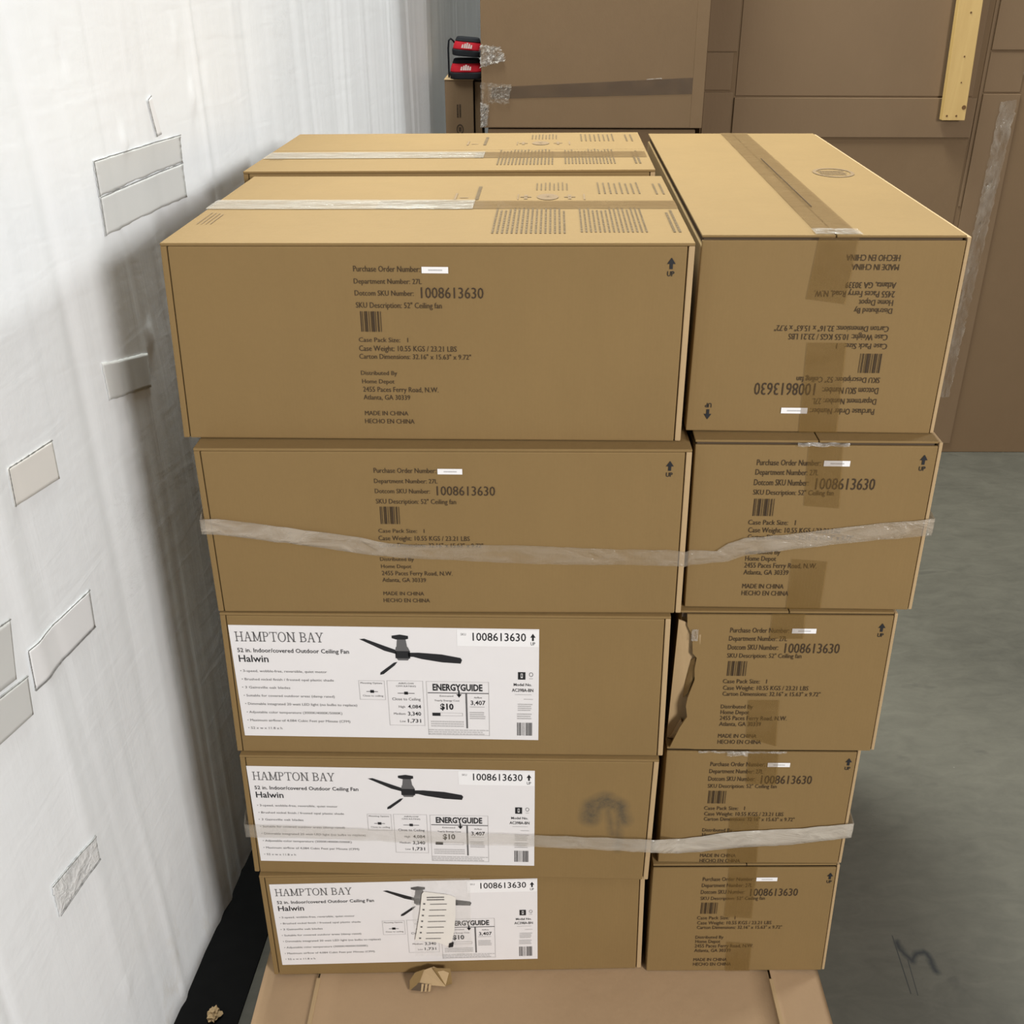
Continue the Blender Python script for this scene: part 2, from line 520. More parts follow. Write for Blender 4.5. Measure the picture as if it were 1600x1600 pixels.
def fan_picture(bm, x0, x1, z0, z1, mats=(0, 1)):
    """the ceiling fan drawing on the label: x and z run 0..1 over its box"""
    dk, gy = mats
    P = lambda *pts, m=dk: poly(bm, [(x0 + a * (x1 - x0), z0 + b * (z1 - z0)) for a, b in pts], 0, m)
    P((.345, .64), (.335, .585), (.06, .86), (.0, .89), (.015, .87), (.10, .80), (.335, .52)) if False else None
    P((.0, .875), (.05, .89), (.345, .63), (.36, .52), (.24, .60), (.04, .83))
    P((.36, .33), (.33, .24), (.215, .02), (.18, .0), (.185, .06), (.325, .31))
    P((.47, .56), (.58, .565), (.80, .53), (.985, .45), (1.0, .40), (.985, .31), (.80, .335), (.60, .41), (.52, .46), (.47, .46))
    P((.345, .60), (.49, .60), (.49, .42), (.345, .42))
    P((.355, .42), (.48, .42), (.465, .37), (.37, .37), m=gy)
    P((.355, .70), (.47, .70), (.49, .60), (.345, .60), m=gy)
    P((.37, .88), (.455, .88), (.465, .70), (.36, .70), m=gy)
    P((.32, .97), (.40, 1.0), (.48, .97), (.48, .90), (.45, .88), (.36, .88), (.32, .91))

def ribbon(name, rows, mat, label, cat, amp=0.0015, sub=14, across=5, seed=0, parent=None):
    """a tape band through pairs of (upper, lower) points, crinkled a little"""
    bm = bmesh.new()
    P = []
    for i in range(len(rows) - 1):
        (a0, b0), (a1, b1) = rows[i], rows[i + 1]
        k = max(2, int((Vector(a1) - Vector(a0)).length / 0.008))
        for j in range(k):
            t = j / k
            P.append((Vector(a0).lerp(Vector(a1), t), Vector(b0).lerp(Vector(b1), t)))
    P.append((Vector(rows[-1][0]), Vector(rows[-1][1])))
    grid = []
    for i, (a, b) in enumerate(P):
        row = []
        nx = P[min(i + 1, len(P) - 1)][0] - P[max(i - 1, 0)][0]
        nrm = Vector((nx.y, -nx.x, 0))
        nrm = nrm.normalized() if nrm.length > 1e-6 else Vector((0, -1, 0))
        for j in range(across):
            p = a.lerp(b, j / (across - 1))
            p = p + nrm * (amp * (1.0 + noise.noise(p * 45 + Vector((seed, 0, 0)))) + 0.4 * amp * noise.noise(p * 150))
            p.z += Z0 + 0.0012 * noise.noise(Vector((p.x * 30, j * 3.1, seed)))
            row.append(bm.verts.new(p))
        grid.append(row)
    for i in range(len(grid) - 1):
        for j in range(across - 1):
            bm.faces.new((grid[i][j], grid[i][j + 1], grid[i + 1][j + 1], grid[i + 1][j]))
    o = link(name, bm, mat, parent, True)
    so = o.modifiers.new('thickness', 'SOLIDIFY')
    so.thickness = 0.0004
    if label:
        tag(o, label, cat)
    return o

# ------------------------------------------------------------------ setting
K = 0.102
WN = Vector((1, -K, 0)).normalized()
RIDGES = []
rr = random.Random(11)
s = 0.6
while s < 9:
    dens = 0.085 if s < 2.8 else 0.05
    s += dens * rr.uniform(.5, 1.5)
    RIDGES.append((s, rr.uniform(.008, .024) if s < 2.8 else rr.uniform(.010, .030), rr.uniform(-.0045, .0060) * (1.0 if s < 2.8 else .8), rr.uniform(-.03, .03)))
PINS = [(1.885, 1.814, .010), (2.356, 1.824, .014), (2.392, 1.761, .010), (2.477, 1.75, .012), (2.128, 1.782, .012), (2.057, 1.655, .020),
        (2.025, 1.285, .016), (1.684, .963, .012), (2.028, 1.494, .010), (2.40, 1.70, .018), (1.452, .09, .020), (1.687, .166, .014)]

def wall_pt(y, z, off=0.0):
    """point on the lined left wall; z measured from the pallet top"""
    d = 0.0
    for s0, wd, am, sl in RIDGES:
        q = (y - s0 - sl * (z - 0.8) - 0.012 * math.sin(z * 3 + s0 * 9)) / wd
        if abs(q) < 3:
            d += am * math.exp(-q * q) * (0.55 + 0.45 * math.sin(z * 2.1 + s0 * 17))
    for py, pz, r in PINS:
        q2 = ((y - py) ** 2 + (z - pz) ** 2) / (r * r)
        if q2 < 8:
            d += (0.008 if pz > .5 else .003) * math.exp(-q2 * 2.2) if r > .012 else -0.004 * math.exp(-q2 * 1.5)
    d += 0.004 * noise.noise(Vector((y * 4, z * 2.0, 3.3)))
    base = Vector((-0.806 + K * (y - 1.585), y, z + Z0))
    return base + WN * (d + off)

def wall_mesh():
    bm = bmesh.new()
    ys = []
    y = -1.0
    while y < 9.2:
        ys.append(y)
        y += 0.05 if y < 0.9 else (0.009 if y < 3.2 else (0.014 if y < 6.6 else 0.05))
    zs = [-Z0 + (3.6) * i / 150 for i in range(151)]
    g = [[bm.verts.new(wall_pt(a, b)) for b in zs] for a in ys]
    back = [[bm.verts.new(wall_pt(a, b) - WN * 0.06) for b in (zs[0], zs[-1])] for a in (ys[0], ys[-1])]
    for i in range(len(ys) - 1):
        for j in range(len(zs) - 1):
            bm.faces.new((g[i][j], g[i + 1][j], g[i + 1][j + 1], g[i][j + 1]))
    bm.faces.new((back[0][0], back[0][1], back[1][1], back[1][0]))
    return bm
tag(link('wall_left', wall_mesh(), M_WALL, None, True), kind='structure')

bm = bmesh.new(); brick(bm, -2.2, 7.5, -2.5, 9.2, -0.05, 0.0)
tag(link('floor', bm, M_FLOOR), kind='structure')
bm = bmesh.new(); brick(bm, -0.05, 7.5, 9.2, 9.3, 0.0, 3.4)
tag(link('wall_back', bm, M_BACKWALL), kind='structure')

def patch(name, corners, mat, label, cat='tape patch', border=True, off=.0022, wob=0.0):
    bm = bmesh.new()
    n, m = 26, 12
    (a, b, c, d) = [Vector((p[0], p[1], 0)) for p in corners]   # TL TR BR BL in (y, z)
    g = []
    for i in range(n + 1):
        r = []
        for j in range(m + 1):
            p = a.lerp(b, i / n).lerp(d.lerp(c, i / n), j / m)
            if wob:
                p.x += wob * noise.noise(Vector((j * .8, i * .1, 1.7))) * (i in (0, n))
                p.y += wob * noise.noise(Vector((i * .5, j * .1, 4.7))) * (j in (0, m))
            r.append(bm.verts.new(wall_pt(p.x, p.y, off)))
        g.append(r)
    for i in range(n):
        for j in range(m):
            bm.faces.new((g[i][j], g[i][j + 1], g[i + 1][j + 1], g[i + 1][j]))
    o = link(name, bm, mat, None, True)
    so = o.modifiers.new('thickness', 'SOLIDIFY'); so.thickness = 0.0012
    tag(o, label, cat)
    if border:
        bm = bmesh.new()
        for e in border:
            P = {'top': (a, b), 'bottom': (d, c), 'left': (a, d), 'right': (b, c)}[e]
            prev = None
            dirn = (P[1] - P[0]).normalized(); sd = Vector((-dirn.y, dirn.x, 0)) * 0.0018
            for i in range(31):
                p = P[0].lerp(P[1], i / 30)
                k = 0.45 + 0.8 * abs(noise.noise(Vector((i * .6, a.x * 9, a.y * 7))))
                v = (bm.verts.new(wall_pt(p.x + sd.x * k, p.y + sd.y * k, off + .0014)), bm.verts.new(wall_pt(p.x - sd.x * k, p.y - sd.y * k, off + .0014)))
                if prev:
                    bm.faces.new((prev[0], prev[1], v[1], v[0]))
                prev = v
        link('dirty_edge', bm, M_LINE, o)
    return o
patch('repair_tape', [(1.922, 1.640), (2.307, 1.632), (2.299, 1.579), (1.920, 1.5795)], M_PATCH, 'upper of the two large grey tape strips stacked on the white wall', border=['top', 'left'], wob=.004)
patch('repair_tape', [(1.920, 1.578), (2.299, 1.577), (2.296, 1.508), (1.915, 1.511)], M_PATCH, 'lower of the two large grey tape strips stacked on the white wall', border=['top', 'left'], wob=.003)
patch('repair_tape', [(2.182, 1.714), (2.200, 1.72), (2.222, 1.645), (2.200, 1.643)], M_CLEARP, 'narrow upright white tape sliver above the large grey tape strips', border=['left', 'top'])
patch('repair_tape', [(1.819, 1.302), (2.0, 1.26), (1.988, 1.193), (1.822, 1.229)], M_PATCH, 'grey tape square on the shaded wall beside the top carton', border=False, wob=.0025)
patch('repair_tape', [(1.483, 1.248), (1.614, 1.239), (1.611, 1.169), (1.478, 1.183)], M_CREAM, 'cream tape square on the wall at left of the photo middle', border=['top', 'left'])
patch('repair_tape', [(1.300, 1.043), (1.397, 1.024), (1.374, .924), (1.283, .942)], M_PATCH, 'upper grey tape piece cut by the left picture edge', border=['top'])
patch('repair_tape', [(1.260, .939), (1.401, .910), (1.390, .840), (1.245, .864)], M_PATCH, 'lower grey tape piece cut by the left picture edge', border=['top'], off=.0032)
patch('repair_tape', [(1.417, .948), (1.624, .938), (1.617, .863), (1.411, .872)], M_CLEARP, 'white tape strip with dark top and left edges on the wall', border=['top', 'left', 'bottom'])
patch('repair_tape', [(1.319, .517), (1.465, .493), (1.461, .439), (1.319, .446)], film('glossy_wall_tape', (0.85, 0.85, 0.84), 0.5, 0.9, 0.12, (18, 30, 30), 0.9), 'glossy crumpled clear tape strip low on the wall', border=['top', 'bottom'], off=.003, wob=.003)

# ------------------------------------------------------------------ pallet, pad and floor bits
pal = thing('wooden_pallet', 'wooden pallet under the cardboard pad and the stack of cartons', 'pallet', (-0.56, 1.30, 0))
for i in range(7):
    bm = bmesh.new(); brick(bm, 0, 1.16, 0.0 + i * .215, .11 + i * .215, .168, .186, None, .002)
    link('deck_board', bm, M_PALLET, pal)
for i in range(3):
    bm = bmesh.new(); brick(bm, 0.0 + i * .56, .04 + i * .56, 0, 1.40, .02, .167, None, .002)
    link('stringer', bm, M_PALLET, pal)
for i in range(3):
    bm = bmesh.new(); brick(bm, 0, 1.16, .0 + i * .65, .10 + i * .65, 0.001, .019, None, .002)
    link('bottom_board', bm, M_PALLET, pal)

pad = thing('cardboard_pad', 'flat cardboard sheet with folded sides lying on the pallet below the cartons', 'cardboard', (0, 0, Z0))
def sheet(x0, x1, y0, y1, za, zb, n=10, m=24, th=.004):
    bm = bmesh.new()
    for lvl in (0, -th):
        g = [[bm.verts.new((x0 + (x1 - x0) * i / n, y0 + (y1 - y0) * j / m,
              lvl - .0015 - 0.0012 + za + (zb - za) * i / n + .0012 * noise.noise(Vector((i * .5 + x0 * 9, j * .4, 0))))) for j in range(m + 1)] for i in range(n + 1)]
        for i in range(n):
            for j in range(m):
                q = (g[i][j], g[i + 1][j], g[i + 1][j + 1], g[i][j + 1])
                bm.faces.new(q if lvl == 0 else q[::-1])
        if lvl == 0: top = g
    def side(A, B):
        for k in range(len(A) - 1):
            bm.faces.new((A[k], B[k], B[k + 1], A[k + 1]))
    side([top[0][j] for j in range(m + 1)], [g[0][j] for j in range(m + 1)])
    side([g[n][j] for j in range(m + 1)], [top[n][j] for j in range(m + 1)])
    side([g[i][0] for i in range(n + 1)], [top[i][0] for i in range(n + 1)])
    side([top[i][m] for i in range(n + 1)], [g[i][m] for i in range(n + 1)])
    return bm
link('sheet', sheet(-.450, .526, 1.22, 2.74, 0, 0, 20, 30), M_PAD, pad, True)
link('side_flap', sheet(-.575, -.4535, 1.22, 2.74, -.006, .0006), M_PAD, pad, True)
link('side_flap', sheet(.5305, .638, 1.22, 2.74, .0006, -.006), M_PAD, pad, True)
for x in (-.4515, .5285):
    bm = bmesh.new(); brick(bm, x - .0045, x + .0045, 1.22, 1.545, -.003, .0022, None, .0015)
    link('fold_ridge', bm, M_EDGE, pad)

bm = bmesh.new()
brick(bm, -.815, -.660, .5, 4.2, .0005, .006, lambda x, y, z: (x + K * (y - 1.585) * (1 if x < -.7 else .55), y, z))
tag(link('black_floor_strip', bm, M_RUBBER), 'black rubbery strip on the floor between white wall and cartons', 'floor strip')

def crumple(name, cx, cy, cz, rx, ry, rz, mat, label, cat, seed, parent=None, sub=3):
    bm = bmesh.new()
    bmesh.ops.create_icosphere(bm, subdivisions=sub, radius=1)
    for v in bm.verts:
        n = noise.noise(v.co * 2.3 + Vector((seed, 0, 0)))
        n2 = noise.cell(v.co * 2.2 + Vector((seed, 2, 0)))
        k = 0.75 + .5 * n + .25 * n2
        v.co = Vector((v.co.x * rx * k, v.co.y * ry * k, max(-.98, v.co.z * k) * rz))
    zmin = min(v.co.z for v in bm.verts)
    for v in bm.verts:
        v.co.z -= zmin
    o = link(name, bm, mat, parent)
    o.location = (cx, cy, cz)
    if label:
        tag(o, label, cat)
    return o
crumple('cardboard_scrap', -.7177, 1.595, .007, .018, .022, .012, M_EDGE, 'small tan scrap on the black strip at the bottom edge', 'scrap', 5)

# crumpled torn carton corner on the pad: folded plates
sc = thing('crumpled_cardboard', 'crumpled torn scrap of brown cardboard on the pad below the lowest label', 'scrap', (-.205, 1.527, Z0))
def plate3(name, pts, th, mat, parent):
    bm = bmesh.new()
    P = [Vector(p) for p in pts]
    nrm = (P[1] - P[0]).cross(P[2] - P[0]).normalized() * th
    a = [bm.verts.new(p) for p in P]; b = [bm.verts.new(p - nrm) for p in P]
    bm.faces.new(a); bm.faces.new(b[::-1])
    for i in range(len(P)):
        bm.faces.new((a[(i + 1) % len(P)], a[i], b[i], b[(i + 1) % len(P)]))
    return link(name, bm, mat, parent)
plate3('folded_panel', [(-.030, -.004, .010), (.030, -.010, .010), (.037, .010, .028), (.004, .016, .040), (-.020, .014, .030)], .003, M_EDGE, sc)
plate3('folded_panel', [(.003, .012, .041), (.030, -.009, .012), (.044, .002, .004), (.040, .016, .034)], .003, M_KRAFT, sc)
plate3('torn_flap', [(-.046, -.014, .002), (-.026, -.004, .014), (-.016, .014, .034), (-.036, .012, .026), (-.047, .002, .014)], .003, M_KRAFT, sc)
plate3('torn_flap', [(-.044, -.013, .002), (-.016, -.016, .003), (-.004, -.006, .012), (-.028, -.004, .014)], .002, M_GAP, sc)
for dx in (-.022, -.014, -.006):
    plate3('torn_strip', [(dx, -.017, .002), (dx + .004, -.017, .003), (dx + .006, -.006, .013), (dx + .001, -.006, .013)], .001, M_EDGE, sc)

# ------------------------------------------------------------------ the cartons
LTXT = [('Purchase Order Number:', 0.2965, 0.3999, -0.0414, -0.0324),
  ('Department Number: 27L', 0.2959, 0.4017, -0.0604, -0.0523),
  ('Dotcom SKU Number:', 0.296, 0.3883, -0.0793, -0.0709),
  ('1008613630', 0.3998, 0.4975, -0.0826, -0.0654),
  ('SKU Description: 52" Ceiling fan', 0.2964, 0.4316, -0.0989, -0.09),
  ('Case Pack Size:   1', 0.297, 0.3758, -0.1548, -0.1474),
  ('Case Weight: 10.55 KGS / 23.21 LBS', 0.2964, 0.453, -0.1699, -0.1609),
  ('Carton Dimensions: 32.16" x 15.63" x 9.72"', 0.2958, 0.4757, -0.183, -0.1748),
  ('Distributed By', 0.2965, 0.3551, -0.2106, -0.2034),
  ('Home Depot', 0.2974, 0.35, -0.2251, -0.2178),
  ('2455 Paces Ferry Road, N.W.', 0.2979, 0.4212, -0.2396, -0.2309),
  ('Atlanta, GA 30339', 0.2979, 0.3742, -0.2533, -0.2449),
  ('MADE IN CHINA', 0.2981, 0.3697, -0.2809, -0.2733),
  ('HECHO EN CHINA', 0.2975, 0.3793, -0.2953, -0.2873),
  ('#sticker', 0.4022, 0.4434, -0.0432, -0.0332),
  ('#barcode', 0.3022, 0.3355, -0.1379, -0.1045),
  ('#arrow', 0.7804, 0.7932, -0.0447, -0.016)]
RTXT = [('Purchase Order Number:', 0.1045, 0.21, -0.0432, -0.0326),
  ('Department Number: 27L', 0.1039, 0.2083, -0.0608, -0.0505),
  ('Dotcom SKU Number:', 0.1034, 0.1946, -0.0803, -0.0691),
  ('1008613630', 0.2065, 0.3055, -0.0869, -0.0659),
  ('SKU Description: 52" Ceiling fan', 0.1038, 0.2387, -0.098, -0.0885),
  ('Case Pack Size:   1', 0.1011, 0.182, -0.1554, -0.1461),
  ('Case Weight: 10.55 KGS / 23.21 LBS', 0.1026, 0.2602, -0.1706, -0.1609),
  ('Carton Dimensions: 32.16" x 15.63" x 9.72"', 0.103, 0.284, -0.1842, -0.1748),
  ('Distributed By', 0.1024, 0.1622, -0.2135, -0.2046),
  ('Home Depot', 0.1031, 0.1565, -0.227, -0.2174),
  ('2455 Paces Ferry Road, N.W.', 0.1027, 0.2285, -0.241, -0.2309),
  ('Atlanta, GA 30339', 0.1029, 0.1811, -0.2549, -0.2452),
  ('MADE IN CHINA', 0.1032, 0.1758, -0.2833, -0.274),
  ('HECHO EN CHINA', 0.1034, 0.1859, -0.2979, -0.2882),
  ('#sticker', 0.2148, 0.2581, -0.0437, -0.0336),
  ('#barcode', 0.107, 0.142, -0.1386, -0.1056),
  ('#arrow', 0.3724, 0.3848, -0.0503, -0.0212)]
LAB = [('#serif', 0.0095, 0.1709, -0.0346, -0.0137),
  ('*52 in. Indoor/covered Outdoor Ceiling Fan', 0.0104, 0.2141, -0.0584, -0.0496),
  ('*Halwin', 0.0108, 0.065, -0.0798, -0.065),
  ('• 3-speed, wobble-free, reversible, quiet motor', 0.0099, 0.1698, -0.1027, -0.0973),
  ('• Brushed nickel finish / frosted opal plastic shade', 0.0104, 0.181, -0.1215, -0.1163),
  ('• 3 Gainsville oak blades', 0.0087, 0.0984, -0.14, -0.1347),
  ('• Suitable for covered outdoor areas (damp rated)', 0.0094, 0.1796, -0.1588, -0.1535),
  ('• Dimmable integrated 20 watt LED light (no bulbs to replace)', 0.0099, 0.2201, -0.1781, -0.1725),
  ('• Adjustable color temperature (3000K/4000K/5000K)', 0.0104, 0.1907, -0.1976, -0.1922),
  ('• Maximum airflow of 4,084 Cubic Feet per Minute (CFM)', 0.0095, 0.2045, -0.2167, -0.2113),
  ('• 52 x w x 11.8 x h', 0.0088, 0.0737, -0.2351, -0.2299),
  ('#paper', 0.4113, 0.5586, -0.038, -0.0029),
  ('SKU', 0.4181, 0.4278, -0.015, -0.0101),
  ('*1008613630', 0.4395, 0.5356, -0.0259, -0.0091),
  ('#arrow', 0.5431, 0.5528, -0.0345, -0.0092),
  ('#frame', 0.2267, 0.2747, -0.1619, -0.1178),
  ('Mounting Options', 0.2302, 0.2702, -0.1254, -0.1216),
  ('#minifan', 0.2398, 0.2611, -0.1465, -0.1396),
  ('Close to ceiling', 0.2324, 0.2705, -0.1546, -0.1507),
  ('#frame', 0.2789, 0.3458, -0.2212, -0.1171),
  ('AIRFLOW', 0.3002, 0.3291, -0.1251, -0.1215),
  ('CFM RATING', 0.2954, 0.3321, -0.1314, -0.1279),
  ('#minifan', 0.2978, 0.3291, -0.1499, -0.1416),
  ('Close to Ceiling', 0.2869, 0.3396, -0.1623, -0.1561),
  ('High', 0.2982, 0.3099, -0.1795, -0.1744),
  ('*4,084', 0.3155, 0.3398, -0.1804, -0.1725),
  ('Medium', 0.2881, 0.3099, -0.1959, -0.1909),
  ('*3,340', 0.3146, 0.339, -0.1973, -0.1888),
  ('Low', 0.2989, 0.3093, -0.2134, -0.2089),
  ('*1,731', 0.3137, 0.3382, -0.2138, -0.2058),
  ('#frame', 0.3514, 0.4673, -0.2426, -0.1176),
  ('**ENERGYGUIDE', 0.3632, 0.4554, -0.138, -0.1238),
  ('#bar', 0.3537, 0.4669, -0.1448, -0.1428),
  ('#down', 0.4067, 0.4165, -0.1541, -0.1375),
  ('Estimated', 0.3757, 0.4007, -0.1525, -0.1489),
  ('Yearly Energy Cost', 0.3652, 0.4122, -0.1632, -0.1593),
  ('**$10', 0.3758, 0.4005, -0.1818, -0.1689),
  ('#bar', 0.3604, 0.3753, -0.1973, -0.1899),
  ('#frame', 0.3753, 0.4173, -0.1971, -0.1897),
  ('#bar', 0.4234, 0.4265, -0.2258, -0.1442),
  ('Airflow', 0.4392, 0.4542, -0.1553, -0.1514),
  ('*3,407', 0.4329, 0.4602, -0.1704, -0.1607),
  ('#lines4', 0.4303, 0.463, -0.2043, -0.1859),
  ('#lines3', 0.3571, 0.4195, -0.2238, -0.2081),
  ('#lines3', 0.3517, 0.466, -0.242, -0.2282),
  ('#lines1', 0.4308, 0.46, -0.1766, -0.1738),
  ('#black', 0.521, 0.5346, -0.1107, -0.0939),
  ('#star', 0.5408, 0.5492, -0.1104, -0.0937),
  ('*Model No.', 0.5131, 0.5463, -0.1252, -0.1192),
  ('*AC398A-BN', 0.5097, 0.5492, -0.1384, -0.1313),
  ('#lines1', 0.5151, 0.5492, -0.1461, -0.1438),
  ('#lines1', 0.5318, 0.5492, -0.1569, -0.1539),
  ('#lines4', 0.5205, 0.5492, -0.1833, -0.1651),
  ('#lines3', 0.5192, 0.5492, -0.2031, -0.1875),
  ('#barcode', 0.519, 0.5492, -0.2409, -0.2102),
  ('#fan', 0.2346, 0.4193, -0.1047, -0.0151)]
TP = {'R1': [[(0.1777, 1.5839), (0.239, 1.5841), (0.2321, 1.4771), (0.1699, 1.4851)], [(0.1804, 1.4139), (0.2436, 1.4142), (0.2492, 1.2562), (0.1852, 1.2569)]], 'R2': [[(0.1835, 1.2561), (0.24, 1.2564), (0.2501, 1.1335), (0.1891, 1.138)], [(0.1814, 1.034), (0.2441, 1.0293), (0.2441, 0.9316), (0.1827, 0.931)]], 'R3': [[(0.1775, 0.9291), (0.2365, 0.9292), (0.2396, 0.8745), (0.1786, 0.8744)], [(0.1537, 0.7367), (0.2119, 0.7368), (0.2177, 0.6274), (0.1584, 0.6474)]], 'R4': [[(0.1848, 0.6151), (0.2424, 0.6152), (0.2459, 0.5255), (0.1867, 0.5286)], [(0.1631, 0.4403), (0.2225, 0.4455), (0.23, 0.3184), (0.1684, 0.3182)]], 'R5': [[(0.1583, 0.3178), (0.2163, 0.3165), (0.2193, 0.1628), (0.1604, 0.1681)], [(0.1724, 0.0923), (0.2267, 0.0869), (0.2304, -0.0097), (0.1771, -0.0124)]]}

def print_mesh(layout, seed):
    """black print, white sticker and barcode of one carton face; origin = top left corner"""
    bc, ar, st = bmesh.new(), bmesh.new(), None
    tx = {k: bmesh.new() for k in ('order_print', 'weight_print', 'address_print', 'origin_print')}
    for s_, x0, x1, z0, z1 in layout:
        if s_ == '#sticker':
            st = (x0, x1, z0, z1)
        elif s_ == '#barcode':
            bars(bc, x0, x1, z0, z1, 13, 0, seed)
        elif s_ == '#arrow':
            up_arrow(ar, x0, x1, z0, z1)
        else:
            k = 'order_print' if z1 > -.13 else 'weight_print' if z1 > -.19 else 'address_print' if z1 > -.26 else 'origin_print'
            put_text(tx[k], s_, x0, x1, z0, z1)
    sb = bmesh.new()
    brick(sb, st[0], st[1], -.0004, 0, st[2], st[3])
    sp = bmesh.new()
    dash_lines(sp, st[0] + (st[1] - st[0]) * .25, st[0] + (st[1] - st[0]) * .80, st[2] + .003, st[3] - .003, 1, 0, 3, fill=.6)
    return tx, bc, ar, sb, sp
def to_me(name, bm, mat):
    me = bpy.data.meshes.new(name); bm.to_mesh(me); bm.free(); me.materials.append(mat); return me
PR = {}
for key, lay in (('L', LTXT), ('R', RTXT)):
    tx, bc, ar, sb, sp = print_mesh(lay, 5)
    PR[key] = [(k, to_me(k, b_, M_INK)) for k, b_ in tx.items()] + [ ('barcode', to_me('barcode', bc, M_INK)), ('arrow_mark', to_me('arrow_mark', ar, M_BLACK)),
               ('number_sticker', to_me('number_sticker', sb, M_WHITE)), ('sticker_print', to_me('sticker_print', sp, M_LGREY))]

def add_print(root, key, corner, flip=None, arrow_dx=0):
    base = None
    for nm, me in PR[key]:
        o = bpy.data.objects.new(nm, me); COL.objects.link(o)
        if nm == 'sticker_print':
            o.parent = base
            o.location = (0, -.0006, 0)
            continue
        o.parent = root
        o.location = (corner[0] + (arrow_dx if nm == 'arrow_mark' else 0), -.0012, corner[1])
        if flip:
            o.rotation_euler = (0, math.pi, 0)
        base = o
    if key:
        for o in root.children:
            if o.name.startswith('number_sticker'):
                o['label'] = 'white number sticker'

def label_meshes():
    names = ('brand_print', 'feature_list', 'stock_number_print', 'mounting_diagram', 'airflow_table', 'energy_guide_print', 'model_print', 'fan_picture')
    B = {n: bmesh.new() for n in names}
    f = B['fan_picture']
    for k, (s_, x0, x1, z0, z1) in enumerate(LAB):
        if x0 < .24 and x1 < .222: key = 'brand_print' if z1 > -.09 else 'feature_list'
        elif z1 > -.03: key = 'stock_number_print'
        elif x1 < .276: key = 'mounting_diagram'
        elif x1 < .349: key = 'airflow_table'
        elif x1 < .469: key = 'energy_guide_print'
        else: key = 'model_print'
        b = B[key]
        if s_ == '#serif': serif_word(b, 'HAMPTON BAY', x0, x1, z0, z1, 1)
        elif s_ == '#paper': rect(b, x0, x1, z0, z1, .0002, 3)
        elif s_ == '#arrow': up_arrow(b, x0, x1, z0, z1, 0)
        elif s_ == '#frame':
            q = .0009
            for r in ((x0, x1, z0, z0 + q), (x0, x1, z1 - q, z1), (x0, x0 + q, z0, z1), (x1 - q, x1, z0, z1)):
                rect(b, *r, 0, 2)
        elif s_ == '#minifan':
            c, zc = (x0 + x1) / 2, (z0 + z1) / 2
            rect(b, x0, x1, zc - .0008, zc + .0006, 0, 1); rect(b, c - .0035, c + .0035, zc - .003, zc + .0035, 0, 0)
        elif s_ == '#bar': rect(b, x0, x1, z0, z1, 0, 0 if x1 - x0 < .02 and z1 - z0 < .01 else 1)
        elif s_ == '#down':
            c = (x0 + x1) / 2
            rect(b, c - .0012, c + .0012, z0 + .005, z1, -.0002, 0); poly(b, [(x0, z0 + .008), (c, z0), (x1, z0 + .008)], -.0002, 0)
        elif s_.startswith('#lines'): dash_lines(b, x0, x1, z0, z1, int(s_[6:]), 2, k)
        elif s_ == '#black':
            rect(b, x0, x1, z0, z1, 0, 0); rect(b, x0 + .005, x1 - .005, z0 + .004, z1 - .003, -.0002, 3); rect(b, x0 + .0058, x1 - .0058, z0 + .006, z1 - .004, -.0003, 0)
        elif s_ == '#star':
            ring(b, (x0 + x1) / 2, z1 - .0055, .0036, .0050, .0011, 1, 12, tx=.0008); rect(b, x0 + .001, x1 - .001, z0 + .001, z0 + .003, 0, 2)
        elif s_ == '#barcode': bars(b, x0, x1, z0, z1, 14, 1, 9)
        elif s_ == '#fan': fan_picture(f, x0, x1, z0, z1)
        else:
            small = (z1 - z0) < .0072 and not s_.startswith('*')
            put_text(b, s_, x0, x1, z0, z1, 1 if small else 0)
    out = []
    for nm, b in B.items():
        me = bpy.data.meshes.new(nm); b.to_mesh(me); b.free()
        for m in (M_BLACK, M_GREY, M_LGREY, M_WHITE):
            me.materials.append(m)
        out.append((nm, me))
    return out
LM = label_meshes()

def tape(root, pts, y, mat, name='packing_tape', label=None):
    bm = bmesh.new(); poly(bm, pts, y)
    o = link(name, bm, mat, root)
    if label: o['label'] = label
    return o

